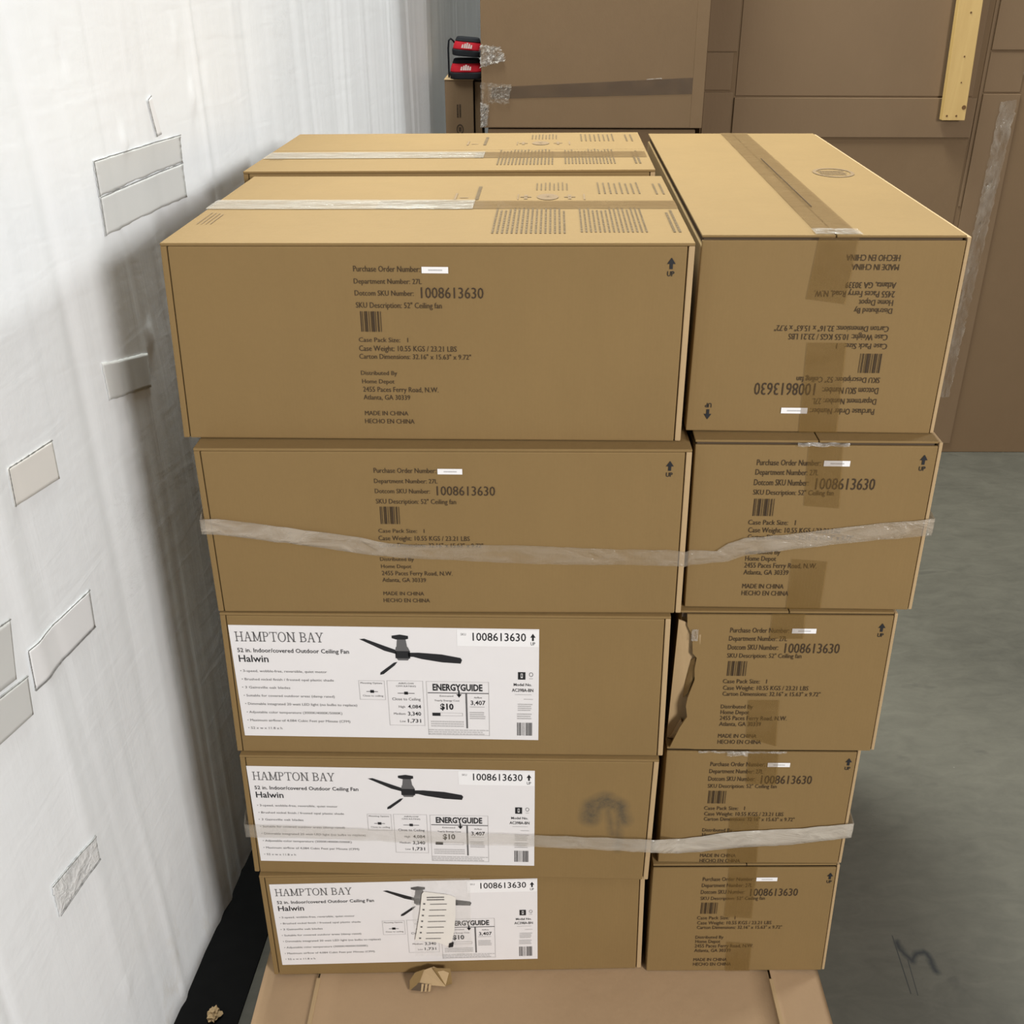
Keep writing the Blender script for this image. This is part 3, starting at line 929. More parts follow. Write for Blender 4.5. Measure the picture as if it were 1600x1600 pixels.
class Box:
    def __init__(s, kind, x, y, yaw, BL, BR, TR, TL, D, label, group, name='carton', mat=None, torn=False, grp_edges=True):
        """kind L: long side to the front, R: end to the front; corners are (x, z) from the front left foot"""
        zb = min(BL[1], BR[1])
        s.root = thing(name, label, 'carton', (x, y, zb + Z0), yaw, group)
        s.zb = zb
        q = [(p[0], p[1] - zb) for p in (BL, BR, TR, TL)]
        s.q = q
        s.w = q[1][0] - q[0][0]; s.h = q[3][1] - q[0][1]; s.D = D
        def M(u, yy, v):
            """u metres from left, v metres from bottom; stretched to the real corners"""
            a, t = u / s.w, v / s.h
            bx = q[0][0] * (1 - a) + q[1][0] * a; bz = q[0][1] * (1 - a) + q[1][1] * a
            tx = q[3][0] * (1 - a) + q[2][0] * a; tz = q[3][1] * (1 - a) + q[2][1] * a
            if torn:
                yy += .030 * max(0, 1 - a) * max(0, 1 - t) ** 1.5 * max(0, 1 - yy / .5)
            return (bx * (1 - t) + tx * t, yy, bz * (1 - t) + tz * t)
        s.M = M
        w, h = s.w, s.h
        mat = mat or M_KRAFT
        bm = bmesh.new()
        if kind == 'L':
            brick(bm, .0115, w - .0115, 0, D, 0, h - .0052, M, .0025)
            brick(bm, .004, w - .004, .006, D - .004, .003, h - .006, M)
            link('body', bm, mat, s.root)
            for a, b in ((0, .0098), (w - .0098, w)):
                bm = bmesh.new(); brick(bm, a, b, .0008, D - .001, 0, h - .0052, M, .002)
                link('corner_panel', bm, M_EDGE if a > 0 else mat, s.root)
            for y0, y1 in ((.0002, D / 2 - .0012), (D / 2 + .0012, D)):
                bm = bmesh.new(); brick(bm, 0, w, y0, y1, h - .005, h, M, .0018)
                link('top_flap', bm, mat, s.root)
        else:
            bm2 = bm
            if torn:
                P = [(.0, .004), (.050, .0), (w - .008, 0), (w - .008, h - .006), (.012, h - .006), (.014, h - .03), (.024, h - .05), (.028, h - .09), (.036, h - .10),
                     (.034, h - .125), (.036, h - .15), (.026, h - .19), (.024, h - .21), (.028, h - .235), (.016, h - .26)]
                pts = [(M(a, 0, b)[0], M(a, 0, b)[2]) for a, b in P]
                quad_plate(bm2, pts, 0, .004)
                brick(bm, .004, w - .008, .014, D, 0, h - .018, M, .002)
            else:
                brick(bm, 0, w - .0075, 0, .0055, 0, h - .0078, M, .0018)
                brick(bm, .0, w - .008, .006, D, 0, h - .018, M, .002)
            link('body', bm, mat, s.root)
            bm = bmesh.new(); brick(bm, w - .0062, w, .0012, D - .001, 0, h - .0022, M, .0018)
            link('corner_panel', bm, M_EDGE, s.root)
            for a, b in ((0, w / 2 - .001), (w / 2 + .001, w - .007)):
                bm = bmesh.new(); brick(bm, a, b, .003, D, h - .0042, h - .0002, M, .0012)
                link('top_flap', bm, mat, s.root)
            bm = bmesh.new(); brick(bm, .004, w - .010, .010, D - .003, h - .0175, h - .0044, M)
            link('shaded_inner_flap', bm, M_GAP, s.root)  # coloured dark to paint the shade in the slot under the top flaps
    def face(s, x, z):
        """face point given relative to the foot of the whole stack"""
        return (x, z - s.zb)

G_L = 'left column cartons with their long side to the front'
G_R = 'right column cartons with their end to the front'
D_L, D_R = 0.572, 1.0976
L1 = Box('L', -.5732, 1.6154, -.0207, (-.0056, 1.2435), (.8264, 1.2470), (.8267, 1.5756), (.0052, 1.5692), D_L, 'topmost front carton of the left column, printed text on its long side', G_L)
L2 = Box('L', -.5532, 1.5761, -.0112, (-.0004, .9225), (.8250, .9275), (.8222, 1.2458), (.0001, 1.2415), D_L, 'left column carton crossed by clear tape, right below the topmost one', G_L)
L3 = Box('L', -.5551, 1.5739, -.0211, (-.0038, .6045), (.8132, .6100), (.8087, .9262), (.0034, .9210), D_L, 'topmost left column carton with a white product label', G_L)
L4 = Box('L', -.5565, 1.5636, -.0215, (-.0032, .2965), (.8026, .2945), (.8071, .6090), (.0034, .6030), .42, 'left column carton with white label and a dark smudge right of it', G_L, mat=M_KRAFT_STAIN)
L5 = Box('L', -.5499, 1.5531, .0240, (.0003, 0), (.7996, 0), (.7936, .2930), (.0008, .2950), D_L, 'lowest left column carton with a paper slip taped over its label', G_L)
R1 = Box('R', .2664, 1.6191, -.0247, (-.0027, 1.2578), (.4099, 1.2575), (.4103, 1.5855), (.0002, 1.5825), D_R, 'topmost right column carton standing upside down', G_R)
R2 = Box('R', .2779, 1.5823, -.0185, (.0024, .9315), (.4068, .9305), (.4038, 1.2570), (-.0022, 1.2555), D_R, 'right column carton crossed by clear tape, just below the upside down one', G_R)
R3 = Box('R', .2720, 1.5689, -.0083, (.0, .6170), (.3914, .6170), (.3869, .9295), (.0, .9295), D_R, 'right column carton with torn and crushed left edge', G_R, torn=True)
R4 = Box('R', .2680, 1.5740, -.0074, (.0, .3160), (.3760, .3157), (.3734, .6150), (.0, .6150), D_R, 'right column carton crossed by the lower milky tape band', G_R)
R5 = Box('R', .2600, 1.5655, .0080, (.0005, 0), (.3907, 0), (.3819, .3143), (-.0020, .3146), D_R, 'lowest right column carton resting on the cardboard pad', G_R)
# rear row of the left column
GB = 'rear row cartons of the left column'
B1 = Box('L', -.5818, 2.2029, -.0238, (.0, 1.2500), (.8300, 1.2500), (.8361, 1.5860), (.0, 1.5760), .53, 'rear carton lying behind the topmost front carton, only its top seen', GB)
for z0, z1, lb in ((.9350, 1.2485, 'hidden rear carton second from the top'), (.6220, .9335, 'hidden rear carton third from the top'), (.3110, .6205, 'hidden rear carton second from the bottom'), (.0, .3095, 'hidden rear carton standing on the pad')):
    Box('L', -.5500, 2.200, -.01, (.0, z0), (.7800, z0), (.7800, z1), (.0, z1), .53, lb + ' behind the left column', GB)

for b in (L1, L2):
    add_print(b.root, 'L', (b.q[3][0], b.q[3][1]))
for b in (R2, R5):
    add_print(b.root, 'R', (b.q[3][0], b.q[3][1]), arrow_dx=-.012 if b is R5 else 0)
add_print(R3.root, 'R', (R3.q[3][0] - .013, R3.q[3][1]), arrow_dx=-.004)
add_print(R4.root, 'R', (R4.q[3][0] - .018, R4.q[3][1]), arrow_dx=-.008)
add_print(R1.root, 'R', (R1.q[1][0] + .0, R1.q[1][1]), flip=True)
for key, b in (('R1', R1), ('R2', R2), ('R3', R3), ('R4', R4), ('R5', R5)):
    dx = {'R3': -.0151, 'R4': -.0273, 'R5': -.0047}.get(key, 0)
    for k, pts in enumerate(TP[key]):
        pp = [b.face(p[0] + dx, p[1]) for p in pts]
        pp = [(x, min(max(z, .0004), b.h - .001)) for x, z in pp]
        tape(b.root, pp, -.0024, M_BTAPE, label='brown tape end folded down over the box edge' if k == 0 else 'brown tape end folded up from below')

# product labels
def product_label(b, dx, dz, w=.5592, h=.2516, rot=0.0):
    x, z = b.q[3][0] + dx, b.q[3][1] + dz
    bm = bmesh.new(); brick(bm, 0, w, -.0005, 0, -h, 0)
    o = link('product_label', bm, M_LABEL, b.root)
    o.location = (x, -.0006, z); o.rotation_euler = (0, rot, 0)
    o['label'] = 'white printed product label'
    for nm, me in LM:
        c = bpy.data.objects.new(nm, me); COL.objects.link(c); c.parent = o; c.location = (0, -.0011, 0)
        c.scale = (w / .5592, 1, h / .2516)
    return o
product_label(L3, .0128, -.0245)
product_label(L4, .0106, -.0245, .5565, .2490)
product_label(L5, .0188, -.0225, .5510, .2400, -.009)

# prints and tape on the top faces
def on_top(name, fill, mat, root, z, parent=None):
    """fill draws in (x, z); laid flat so that z runs to the back"""
    bm = bmesh.new(); fill(bm)
    o = link(name, bm, mat, root)
    o.rotation_euler = (-math.pi / 2, 0, 0)
    for v in o.data.vertices:
        v.co = Vector((v.co.x, v.co.z, 0))
    o.rotation_euler = (0, 0, 0)
    o.location = (0, 0, z)
    return o
def top_z(b, x):
    return b.q[3][1] + (b.q[2][1] - b.q[3][1]) * x / b.w
def top_art(b, full=True):
    tops = []
    for k, (n_, fl, *q) in enumerate(((16, .42, .510, .632, .062, .268), (15, .42, .652, .762, .070, .268), (8, .3, .690, .775, .385, .500), (8, .3, .575, .640, .420, .500),
                           (2, .5, .798, .815, .070, .240), (1, .5, .465, .478, .330, .470), (2, .3, .795, .820, .380, .495))):
        o = on_top('printed_text_block', lambda bm: dash_lines(bm, *q, n_, 0, 4 + 5 * k, vertical=True, fill=fl), M_INKT, b.root, 0)
        tops.append(o)
    def g(bm):
        ring(bm, .600, .355, .020, .028, .030, 0, 18, tx=.022)
        for x in (.560, .640):
            rect(bm, x - .010, x + .010, .352, .358); rect(bm, x - .003, x + .003, .335, .375)
        rect(bm, .665, .668, .330, .380); rect(bm, .545, .547, .33, .38)
        rect(bm, .430, .434, .33, .39); rect(bm, .440, .455, .345, .349)
    o2 = on_top('printed_symbols', g, M_INKF, b.root, 0)
    def h(bm):
        dash_lines(bm, .02, .050, .13, .22, 4, 0, 31, vertical=True, fill=.25)
    o3 = on_top('printed_marks', h, M_INKF, b.root, 0)
    for o_ in tops + [o2, o3]:
        for v in o_.data.vertices:
            v.co.z = top_z(b, v.co.x) + .0010
top_art(L1); top_art(B1)
def top_tape(b, x0, x1, yc, wd, mat, z=.0006, label=None, over=0):
    bm = bmesh.new()
    n = max(6, int((x1 - x0) / .01))
    g = []
    for i in range(n + 1):
        x = x0 + (x1 - x0) * i / n
        r = []
        for j in range(5):
            yy = yc - wd / 2 + wd * j / 4
            r.append(bm.verts.new((x, yy, top_z(b, x) + z + .0012 * (noise.noise(Vector((x * 40, yy * 60, 0))) + .5) * (0 if j in (0, 4) else 1))))
        g.append(r)
    for i in range(n):
        for j in range(4):
            bm.faces.new((g[i][j], g[i + 1][j], g[i + 1][j + 1], g[i][j + 1]))
    o = link('packing_tape', bm, mat, b.root, True)
    if label: o['label'] = label
top_tape(L1, .004, .47, .285, .080, M_CTAPE3, .0016, 'clear tape with milky sheen')
top_tape(L1, .30, .826, .285, .070, M_TTAPE, .0012, 'tan tape along the top seam')
top_tape(B1, .004, .48, .190, .085, M_CTAPE3, .0016, 'clear tape with milky sheen')
top_tape(B1, .46, .830, .190, .080, M_TTAPE, .0012, 'tan tape along the top seam')
# the long tape on top of the upside-down carton
def long_tape(b, x0, x1, y0, y1, mat, lift, label):
    bm = bmesh.new()
    g = []
    n = 90
    for i in range(n + 1):
        y = y0 + (y1 - y0) * i / n
        g.append([bm.verts.new((x0 + (x1 - x0) * j / 6, y, top_z(b, x0) + lift + .0012 * abs(noise.noise(Vector((j * 1.3, y * 22, 0)))))) for j in range(7)])
    for i in range(n):
        for j in range(6):
            bm.faces.new((g[i][j], g[i][j + 1], g[i + 1][j + 1], g[i + 1][j]))
    link('packing_tape', bm, mat, b.root, True)['label'] = label
long_tape(R1, .176, .240, .008, 1.092, M_TTAPE, .0016, 'tan tape along the long top seam')
long_tape(R1, .172, .244, -.004, .035, M_SILVER, .0032, 'crinkled clear tape over the front top edge')
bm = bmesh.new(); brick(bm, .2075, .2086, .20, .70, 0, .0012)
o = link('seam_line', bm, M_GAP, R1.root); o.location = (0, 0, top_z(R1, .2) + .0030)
def stamp(bm):
    ring(bm, .325, .545, .040, .052, .010, 0, 28, tx=.007)
    dash_lines(bm, .297, .352, .515, .570, 5, 0, 17, fill=.45)
o = on_top('round_stamp', stamp, M_INKF, R1.root, 0)
for v in o.data.vertices:
    v.co.z = top_z(R1, v.co.x) + .0008

# silvery tape remains in the gaps between the right hand cartons
def crinkled(b, x0, x1, z0, z1, y, mat, name='crinkled_tape', amp=.004, seed=0, label=None):
    bm = bmesh.new(); n, m = max(8, int((x1 - x0) / .004)), 6
    g = [[bm.verts.new((x0 + (x1 - x0) * i / n, y - amp * (.4 + abs(noise.noise(Vector((i * .7 + seed, j * .8, 0))))),
          z0 + (z1 - z0) * (j / m) + .3 * (z1 - z0) * noise.noise(Vector((i * .25 + seed, 7, 0))))) for j in range(m + 1)] for i in range(n + 1)]
    for i in range(n):
        for j in range(m):
            bm.faces.new((g[i][j], g[i + 1][j], g[i + 1][j + 1], g[i][j + 1]))
    o = link(name, bm, mat, b.root)
    if label: o['label'] = label
    return o
crinkled(R4, .06, .23, R4.h - .009, R4.h - .004, -.001, M_SILVER, seed=3, label='crinkled clear tape along the top edge', amp=.003)
crinkled(R4, .115, .155, R4.h - .014, R4.h - .003, -.003, M_SILVER, seed=9, label='crinkled clear tape tuft', amp=.004)
crinkled(R2, .165, .25, R2.h - .006, R2.h + .001, -.003, M_SILVER, seed=5, label='crinkled clear tape on the top edge', amp=.002)

# the torn side of the crushed right carton
def torn_plate(pts, mat, name, dy):
    bm = bmesh.new()
    P = [R3.M(a, dy_, b) for a, dy_, b in pts]
    vs = [bm.verts.new(p) for p in P]; f = bm.faces.new(vs)
    vs2 = [bm.verts.new((p[0], p[1] + .003, p[2])) for p in P]; bm.faces.new(vs2[::-1])
    for i in range(len(P)):
        bm.faces.new((vs[(i + 1) % len(P)], vs[i], vs2[i], vs2[(i + 1) % len(P)]))
    return link(name, bm, mat, R3.root)
h3 = R3.h
torn_plate([(-.002, .004, 0), (.040, .0045, .01), (.040, .0060, .075), (.042, .0060, .14), (.044, .0060, .19), (.036, .0050, h3 - .06), (.022, .0045, h3 - .03), (-.002, .003, h3 - .02)], M_EDGE, 'crushed_side_panel', .01)
torn_plate([(.020, .002, .11), (.027, -.003, .125), (.036, -.004, .17), (.034, -.002, .21), (.028, .004, .20), (.022, .005, .15)], M_KRAFT, 'torn_flap', 0)
torn_plate([(.002, .001, .002), (.050, -.003, .004), (.030, -.005, .035), (.020, -.002, .055)], M_EDGE, 'torn_flap', 0)
torn_plate([(.026, .002, h3 - .052), (.040, -.003, h3 - .048), (.040, -.003, h3 - .070), (.034, -.001, h3 - .085)], M_EDGE, 'torn_flap', 0)
crinkled(R3, .022, .034, h3 - .060, h3 - .035, -.001, M_SILVER, seed=2, label='shiny tape remnant', amp=.004)

# tape bands round the stack
def sidewrap(rows, lx, lk, rx, rk):
    (la, lb), (ra, rb) = rows[0], rows[-1]
    left = [((lx + lk * dy, la[1] + dy, la[2] + .01), (lx + lk * dy, lb[1] + dy, lb[2] + .01)) for dy in (1.05, .5, .02)]
    left.append(((lx + .001, la[1] - .001, la[2]), (lx + .001, lb[1] - .001, lb[2])))
    rows = rows[1:-1]
    right = [((rx - .001, ra[1] - .001, ra[2]), (rx - .001, rb[1] - .001, rb[2]))] + [((rx + rk * dy, ra[1] + dy, ra[2]), (rx + rk * dy, rb[1] + dy, rb[2])) for dy in (.02, .5, 1.05)]
    return left + rows + right
S1 = [((-0.5496, 1.5721, 1.1121), (-0.5537, 1.5721, 1.0834)),
  ((-0.5264, 1.5718, 1.1134), (-0.5308, 1.5718, 1.0822)),
  ((-0.4134, 1.5705, 1.0976), (-0.4167, 1.5706, 1.0675)),
  ((-0.2942, 1.5692, 1.0804), (-0.2967, 1.5692, 1.0488)),
  ((-0.24, 1.5686, 1.068), (-0.2416, 1.5686, 1.0426)),
  ((-0.196, 1.5681, 1.0656), (-0.1975, 1.5681, 1.0376)),
  ((-0.1188, 1.5672, 1.0658), (-0.1198, 1.5672, 1.0353)),
  ((0.0023, 1.5659, 1.0662), (0.0022, 1.5659, 1.0292)),
  ((0.1344, 1.5644, 1.0602), (0.1355, 1.5644, 1.0284)),
  ((0.2445, 1.5632, 1.0593), (0.2463, 1.5631, 1.0287)),
  ((0.2824, 1.5782, 1.0506), (0.2844, 1.5782, 1.0211)),
  ((0.3268, 1.5774, 1.0497), (0.3286, 1.5774, 1.0266)),
  ((0.3454, 1.5771, 1.0651), (0.3485, 1.577, 1.0293)),
  ((0.372, 1.5766, 1.0754), (0.3752, 1.5765, 1.0411)),
  ((0.4318, 1.5755, 1.0821), (0.4351, 1.5754, 1.0517)),
  ((0.5178, 1.5739, 1.0951), (0.5218, 1.5738, 1.0638)),
  ((0.603, 1.5723, 1.1081), (0.608, 1.5722, 1.0757)),
  ((0.6839, 1.5708, 1.1173), (0.6895, 1.5707, 1.0851))]
S2 = [((-0.5595, 1.5625, 0.4331), (-0.5639, 1.5626, 0.3987)),
  ((-0.4198, 1.5584, 0.4314), (-0.4229, 1.5585, 0.3987)),
  ((-0.2411, 1.5532, 0.4255), (-0.2428, 1.5533, 0.3946)),
  ((0.02, 1.5456, 0.4218), (0.02, 1.5456, 0.3909)),
  ((0.1406, 1.5421, 0.4196), (0.1415, 1.5421, 0.387)),
  ((0.2483, 1.539, 0.4172), (0.2501, 1.5389, 0.3829)),
  ((0.3012, 1.5696, 0.3849), (0.3037, 1.5695, 0.3463)),
  ((0.3498, 1.5692, 0.392), (0.353, 1.5692, 0.35)),
  ((0.4131, 1.5687, 0.4061), (0.4171, 1.5687, 0.3608)),
  ((0.5406, 1.5678, 0.4151), (0.5455, 1.5677, 0.3735)),
  ((0.6398, 1.567, 0.4308), (0.645, 1.567, 0.393))]
ribbon('clear_tape_band', sidewrap(S1[:10] + [((.2705, 1.5625, 1.0560), (.2705, 1.5625, 1.0260))] + S1[10:], -.5580, .0, .6905, .0185), M_CTAPE, 'clear shiny tape band across the second cartons from the top', 'tape band', .0016, seed=1)
ribbon('clear_tape_band', sidewrap([((a[0], a[1] - .004, a[2]), (b[0], b[1] - .004, b[2])) for a, b in S2[:6]] + [((.2600, 1.5400, .4120), (.2600, 1.5400, .3770))] + S2[6:], -.5635, .0, .6520, .0074), M_CTAPE2, 'milky tape band across the smudged carton and its right neighbour', 'tape band', .0012, seed=6)

# paper slip taped over the lowest label
sl = thing('paper_slip', 'small torn packing slip taped over the lowest white label', 'paper slip', (-.5499 + .3315, 1.5531 + .0240 * .3315 - .0045, Z0 + .2950 - .0528), .0240)
bm = bmesh.new()
SLP = [(0, 0), (.004, .006), (.055, -.004), (.0695, -.012), (.0680, -.060), (.0640, -.110), (.0566, -.150), (.048, -.157), (.030, -.146), (.004, -.140), (-.0202, -.136), (-.014, -.100), (-.006, -.050)]
quad_plate(bm, SLP, 0, .0006)
link('paper', bm, M_SLIP, sl)
bm = bmesh.new()
dash_lines(bm, .010, .052, -.020, -.006, 2, 0, 77, fill=.4)
for i in range(7):
    z = -.030 - i * .017
    x = .002 - i * .0022
    rect(bm, x, x + .004, z, z + .004, 0, 0)
    dash_lines(bm, x + .014, x + .052, z - .003, z + .004, 1, 0, 40 + i, fill=.28)
o = link('slip_print', bm, M_GREY, sl); o.location = (0, -.0010, 0)
bm = bmesh.new(); rect(bm, -.022, .100, -.190, .040, .0015)
o = link('clear_pouch', bm, film('slip_pouch_film', (.8, .77, .72), .06, .22, .12, (14, 14, 14), .8), sl); o.location = (0, .0012, 0)
bm = bmesh.new(); poly(bm, [(.052, -.147), (.062, -.143), (.060, -.158), (.050, -.160)], -.0012)
link('black_tick', bm, M_BLACK, sl)

# ------------------------------------------------------------------ things in the background
YB = 4.76
bb = thing('large_brown_carton', 'huge brown carton with folded flaps standing behind at right, wooden board on it', 'carton', (.735, YB, 0))
zc = lambda z: z + Z0
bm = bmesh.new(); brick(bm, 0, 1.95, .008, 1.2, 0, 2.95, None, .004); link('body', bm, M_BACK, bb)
def panel(x0, x1, z0, z1, t, name='flap', mat=M_BACK2):
    bm = bmesh.new(); brick(bm, x0 - .735, x1 - .735, .008 - t, .0078, zc(z0), zc(z1), None, .0025)
    return link(name, bm, mat, bb)
panel(.873, 1.905, 1.293, 1.4535, .012, 'lower_flap')
panel(.876, 1.885, 1.4600, 2.70, .006, 'upper_flap')
panel(.742, .853, 1.482, 1.628, .008, 'corner_tab')
panel(.742, .8645, 1.30, 1.4735, .010, 'corner_tab')
panel(.742, .868, 1.632, 2.70, .007, 'side_flap')
panel(1.912, 1.925, 1.0, 2.70, .004, 'fold_ridge')
panel(1.930, 2.085, 1.4765, 1.635, .004, 'corner_tab')
panel(1.930, 2.090, 1.642, 2.70, .008, 'side_flap')
panel(1.930, 2.090, -.15, 1.470, .008, 'side_flap')
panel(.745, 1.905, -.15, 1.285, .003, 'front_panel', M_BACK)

ba = thing('brown_carton', 'big brown carton with darker tape across, behind the left column', 'carton', (-.192, 4.5, 0))
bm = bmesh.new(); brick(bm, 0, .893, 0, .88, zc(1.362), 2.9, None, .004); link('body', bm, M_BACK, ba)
bm = bmesh.new(); brick(bm, .845, .893, -.003, 0, zc(1.364), 2.88, None, .001); link('side_seam', bm, M_BACK, ba)
bm = bmesh.new(); quad_plate(bm, [(.04, zc(1.4718)), (.88, zc(1.4937)), (.885, zc(1.556)), (.04, zc(1.5158))], -.0012, .0006)
link('packing_tape', bm, film('dull_brown_tape', (.085, .050, .025), .25, .38, .6, (9, 9, 9), .2), ba)['label'] = 'darker brown tape strip'
bm = bmesh.new(); quad_plate(bm, [(.66, zc(1.546)), (.72, zc(1.550)), (.72, zc(1.5525)), (.66, zc(1.548))], -.002, .0006)
link('tape_glint', bm, M_SILVER, ba)
bc_ = thing('brown_carton', 'lower brown carton just showing under the taped one behind', 'carton', (-.17, 4.52, 0))
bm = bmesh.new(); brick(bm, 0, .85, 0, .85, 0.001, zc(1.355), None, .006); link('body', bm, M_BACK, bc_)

def film_sheet(name, parent, pts, y, amp, mat, seed=0, n=24, m=24):
    a, b, c, d = [Vector((p[0], 0, p[1])) for p in pts]
    bm = bmesh.new()
    g = []
    for i in range(n + 1):
        r = []
        for j in range(m + 1):
            p = a.lerp(b, i / n).lerp(d.lerp(c, i / n), j / m)
            e = noise.noise(Vector((i * .45 + seed, j * .45, 1)))
            ed = .010 * noise.noise(Vector((j * .9, i * .9, seed + 4)))
            p = p + Vector((ed, 0, ed))
            p.y = y - amp * (.5 + .5 * e + .3 * noise.noise(Vector((i * 1.3, j * 1.3, seed))))
            r.append(bm.verts.new(p))
        g.append(r)
    for i in range(n):
        for j in range(m):
            bm.faces.new((g[i][j], g[i][j + 1], g[i + 1][j + 1], g[i + 1][j]))
    return link(name, bm, mat, parent, True)
film_sheet('crumpled_tape', ba, [(-.003, zc(1.672)), (.075, zc(1.664)), (.098, zc(1.615)), (-.003, zc(1.590))], -.002, .012, M_SILVER, 2)['label'] = 'shiny crumpled clear tape'
film_sheet('stretch_film', ba, [(-.003, zc(1.535)), (.12, zc(1.525)), (.11, zc(1.455)), (-.003, zc(1.46))], -.003, .008, M_WRAP, 5)
film_sheet('stretch_film', ba, [(-.005, zc(1.46)), (.03, zc(1.45)), (.02, zc(1.37)), (-.005, zc(1.365))], -.003, .010, M_SILVER, 8)
o = film_sheet('stretch_wrap_strip', None, [(2.005, zc(1.44)), (2.075, zc(1.45)), (2.035, zc(.10)), (1.985, zc(.10))], 0, .010, M_WRAP, 3, 12, 90)
o.location = (0, YB - .006, 0)
tag(o, 'torn strip of clear stretch wrap hanging down the huge brown carton', 'stretch wrap')
o = film_sheet('stretch_wrap_strip', None, [(2.06, zc(2.3)), (2.25, zc(2.3)), (2.20, zc(1.40)), (2.075, zc(1.55))], 0, .018, M_WRAP, 7, 24, 60)
o.location = (0, YB - .006, 0)
tag(o, 'wrinkled clear stretch wrap at the top right picture corner', 'stretch wrap')

# wooden board fixed to the huge carton
wb = thing('wooden_board', 'pale pine board standing out upright on the huge brown carton', 'board', (1.755, YB - .012, zc(1.3697)))
def lean(x, y, z): return (x - .031 * z, y, z)
bm = bmesh.new(); brick(bm, 0, .0965, -.035, 0, 0, 1.35, lean, .0015); link('board', bm, M_WOOD, wb)
for x, z, r in ((.018, .018, .0042), (.058, .018, .0042), (.085, .052, .009), (.058, .150, .003), (.055, .250, .0035), (.055, .415, .004)):
    bm = bmesh.new()
    bmesh.ops.create_cone(bm, cap_ends=True, segments=14, radius1=r, radius2=r, depth=.001)
    o = link('nail_hole' if r < .005 else 'knot', bm, M_KNOT, wb)
    o.rotation_euler = (math.pi / 2, 0, 0)
    o.location = (x - .031 * z, -.0357, z)

# narrow carton on end with a pair of bags on top
YD = 4.86
dd = thing('narrow_carton', 'narrow brown carton on end beside the white wall, bags on top', 'carton', (-.3665, YD, 0))
DZ = zc(1.513)
bm = bmesh.new(); brick(bm, 0, .123, 0, .30, 0, DZ - .004, None, .003); link('body', bm, M_BACK2, dd)
bm = bmesh.new(); brick(bm, -.002, .127, -.002, .302, DZ - .0038, DZ, None, .0015); link('top_flap', bm, M_EDGE, dd)
bm = bmesh.new()
dash_lines(bm, .048, .070, DZ - .155, DZ - .095, 2, 0, 5, vertical=True, fill=.7)
o = link('printed_text', bm, M_INK, dd); o.location = (0, -.0008, 0)
bm = bmesh.new(); ring(bm, .062, DZ - .205, .016, .022, .006, 0, 20, tx=.005); rect(bm, .056, .068, DZ - .214, DZ - .196)
o = link('round_mark', bm, M_INK, dd); o.location = (0, -.0008, 0)
d2 = thing('narrow_carton', 'dark thin carton edge squeezed between the narrow carton and the taped one', 'carton', (-.238, YD + .02, 0))
bm = bmesh.new(); brick(bm, 0, .030, 0, .28, 0, DZ - .012, None, .002); link('body', bm, M_BACK, d2)

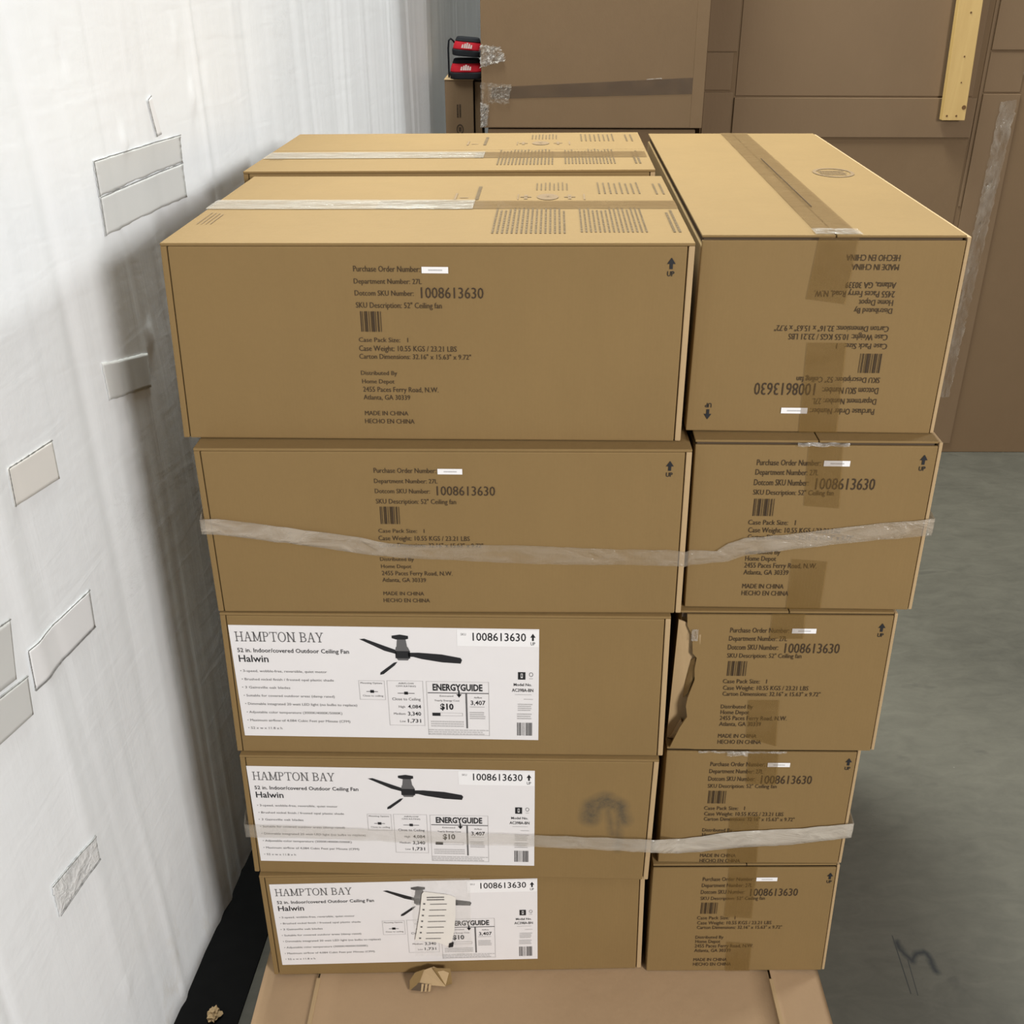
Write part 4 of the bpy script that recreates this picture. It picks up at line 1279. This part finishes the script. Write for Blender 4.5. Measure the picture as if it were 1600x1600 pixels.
def bag(x, z, wd, ht, tilt, label, top):
    r = thing('tool_bag', label, 'bag', (x, YD + .06, z), 0, 'red and black tool bags')
    r.rotation_euler = (0, tilt, 0)
    def bulge(k0, k1, name, mat, dy, zlo, zhi):
        bm = bmesh.new()
        n, m = 22, 12
        rings = []
        for j in range(m + 1):
            t = j / m
            z_ = zlo + (zhi - zlo) * t
            u = z_ / ht
            sx = wd / 2 * (1.0 - .22 * u ** 2.2) * (.93 + .07 * math.sin(math.pi * min(1, u * 1.1)))
            sy = .07 * (1 - .25 * u ** 2)
            if j in (0, m):
                sx *= .96; sy *= .96
            ring_ = []
            for i in range(n):
                a = 2 * math.pi * i / n
                c_, s_ = math.cos(a), math.sin(a)
                e = .55
                ring_.append(bm.verts.new((wd / 2 + (sx + dy) * math.copysign(abs(c_) ** e, c_), (sy + dy) * math.copysign(abs(s_) ** e, s_), z_)))
            rings.append(ring_)
        for j in range(m):
            for i in range(n):
                bm.faces.new((rings[j][i], rings[j][(i + 1) % n], rings[j + 1][(i + 1) % n], rings[j + 1][i]))
        bm.faces.new(rings[0][::-1]); bm.faces.new(rings[-1])
        return link(name, bm, mat, r, True)
    bulge(0, 1, 'base', M_BFAB, .003, 0, ht * .34)
    bulge(0, 1, 'red_panel', M_RED, 0, ht * .33, ht * .82)
    bulge(0, 1, 'lid', M_BFAB, .002, ht * .80, ht)
    bm = bmesh.new()
    cx, cz = wd * .50, ht * .57
    for a, b_ in ((-.024, .006), (-.014, .010), (-.005, .014), (.004, .010), (.013, .006)):
        poly(bm, [(cx + a, cz - .008), (cx + a + .008, cz - .008), (cx + a + .010, cz + b_), (cx + a + .004, cz + b_)])
    o = link('white_logo', bm, M_LOGO, r); o.location = (0, -.074, 0)
    return r
bag(-.345, DZ + .0005, .145, .078, 0.0, 'lower of the two red and black bags on the narrow carton', False)
bag(-.333, DZ + .0955, .128, .072, .08, 'upper tilted red and black bag resting on the other bag', True)
def tube(name, pts, r, mat, parent, label=None, cat=None):
    c = bpy.data.curves.new(name, 'CURVE'); c.dimensions = '3D'; c.bevel_depth = r; c.bevel_resolution = 2
    sp = c.splines.new('POLY'); sp.points.add(len(pts) - 1)
    for p, q in zip(sp.points, pts): p.co = (*q, 1)
    t = bpy.data.objects.new(name, c); COL.objects.link(t)
    dg = bpy.context.evaluated_depsgraph_get(); dg.update()
    me = bpy.data.meshes.new_from_object(t.evaluated_get(dg))
    bpy.data.objects.remove(t)
    me.materials.clear(); me.materials.append(mat)
    o = bpy.data.objects.new(name, me); COL.objects.link(o); o.parent = parent
    if label: tag(o, label, cat)
    return o
tube('bag_handle', [(-.349, YD + .04, DZ + .004), (-.349, YD + .04, DZ + .12), (-.346, YD + .04, DZ + .15), (-.337, YD + .04, DZ + .158), (-.328, YD + .045, DZ + .150), (-.322, YD + .05, DZ + .142)], .0040, M_BFAB, None,
     'thin black loop handle standing left of the stacked bags', 'handle')
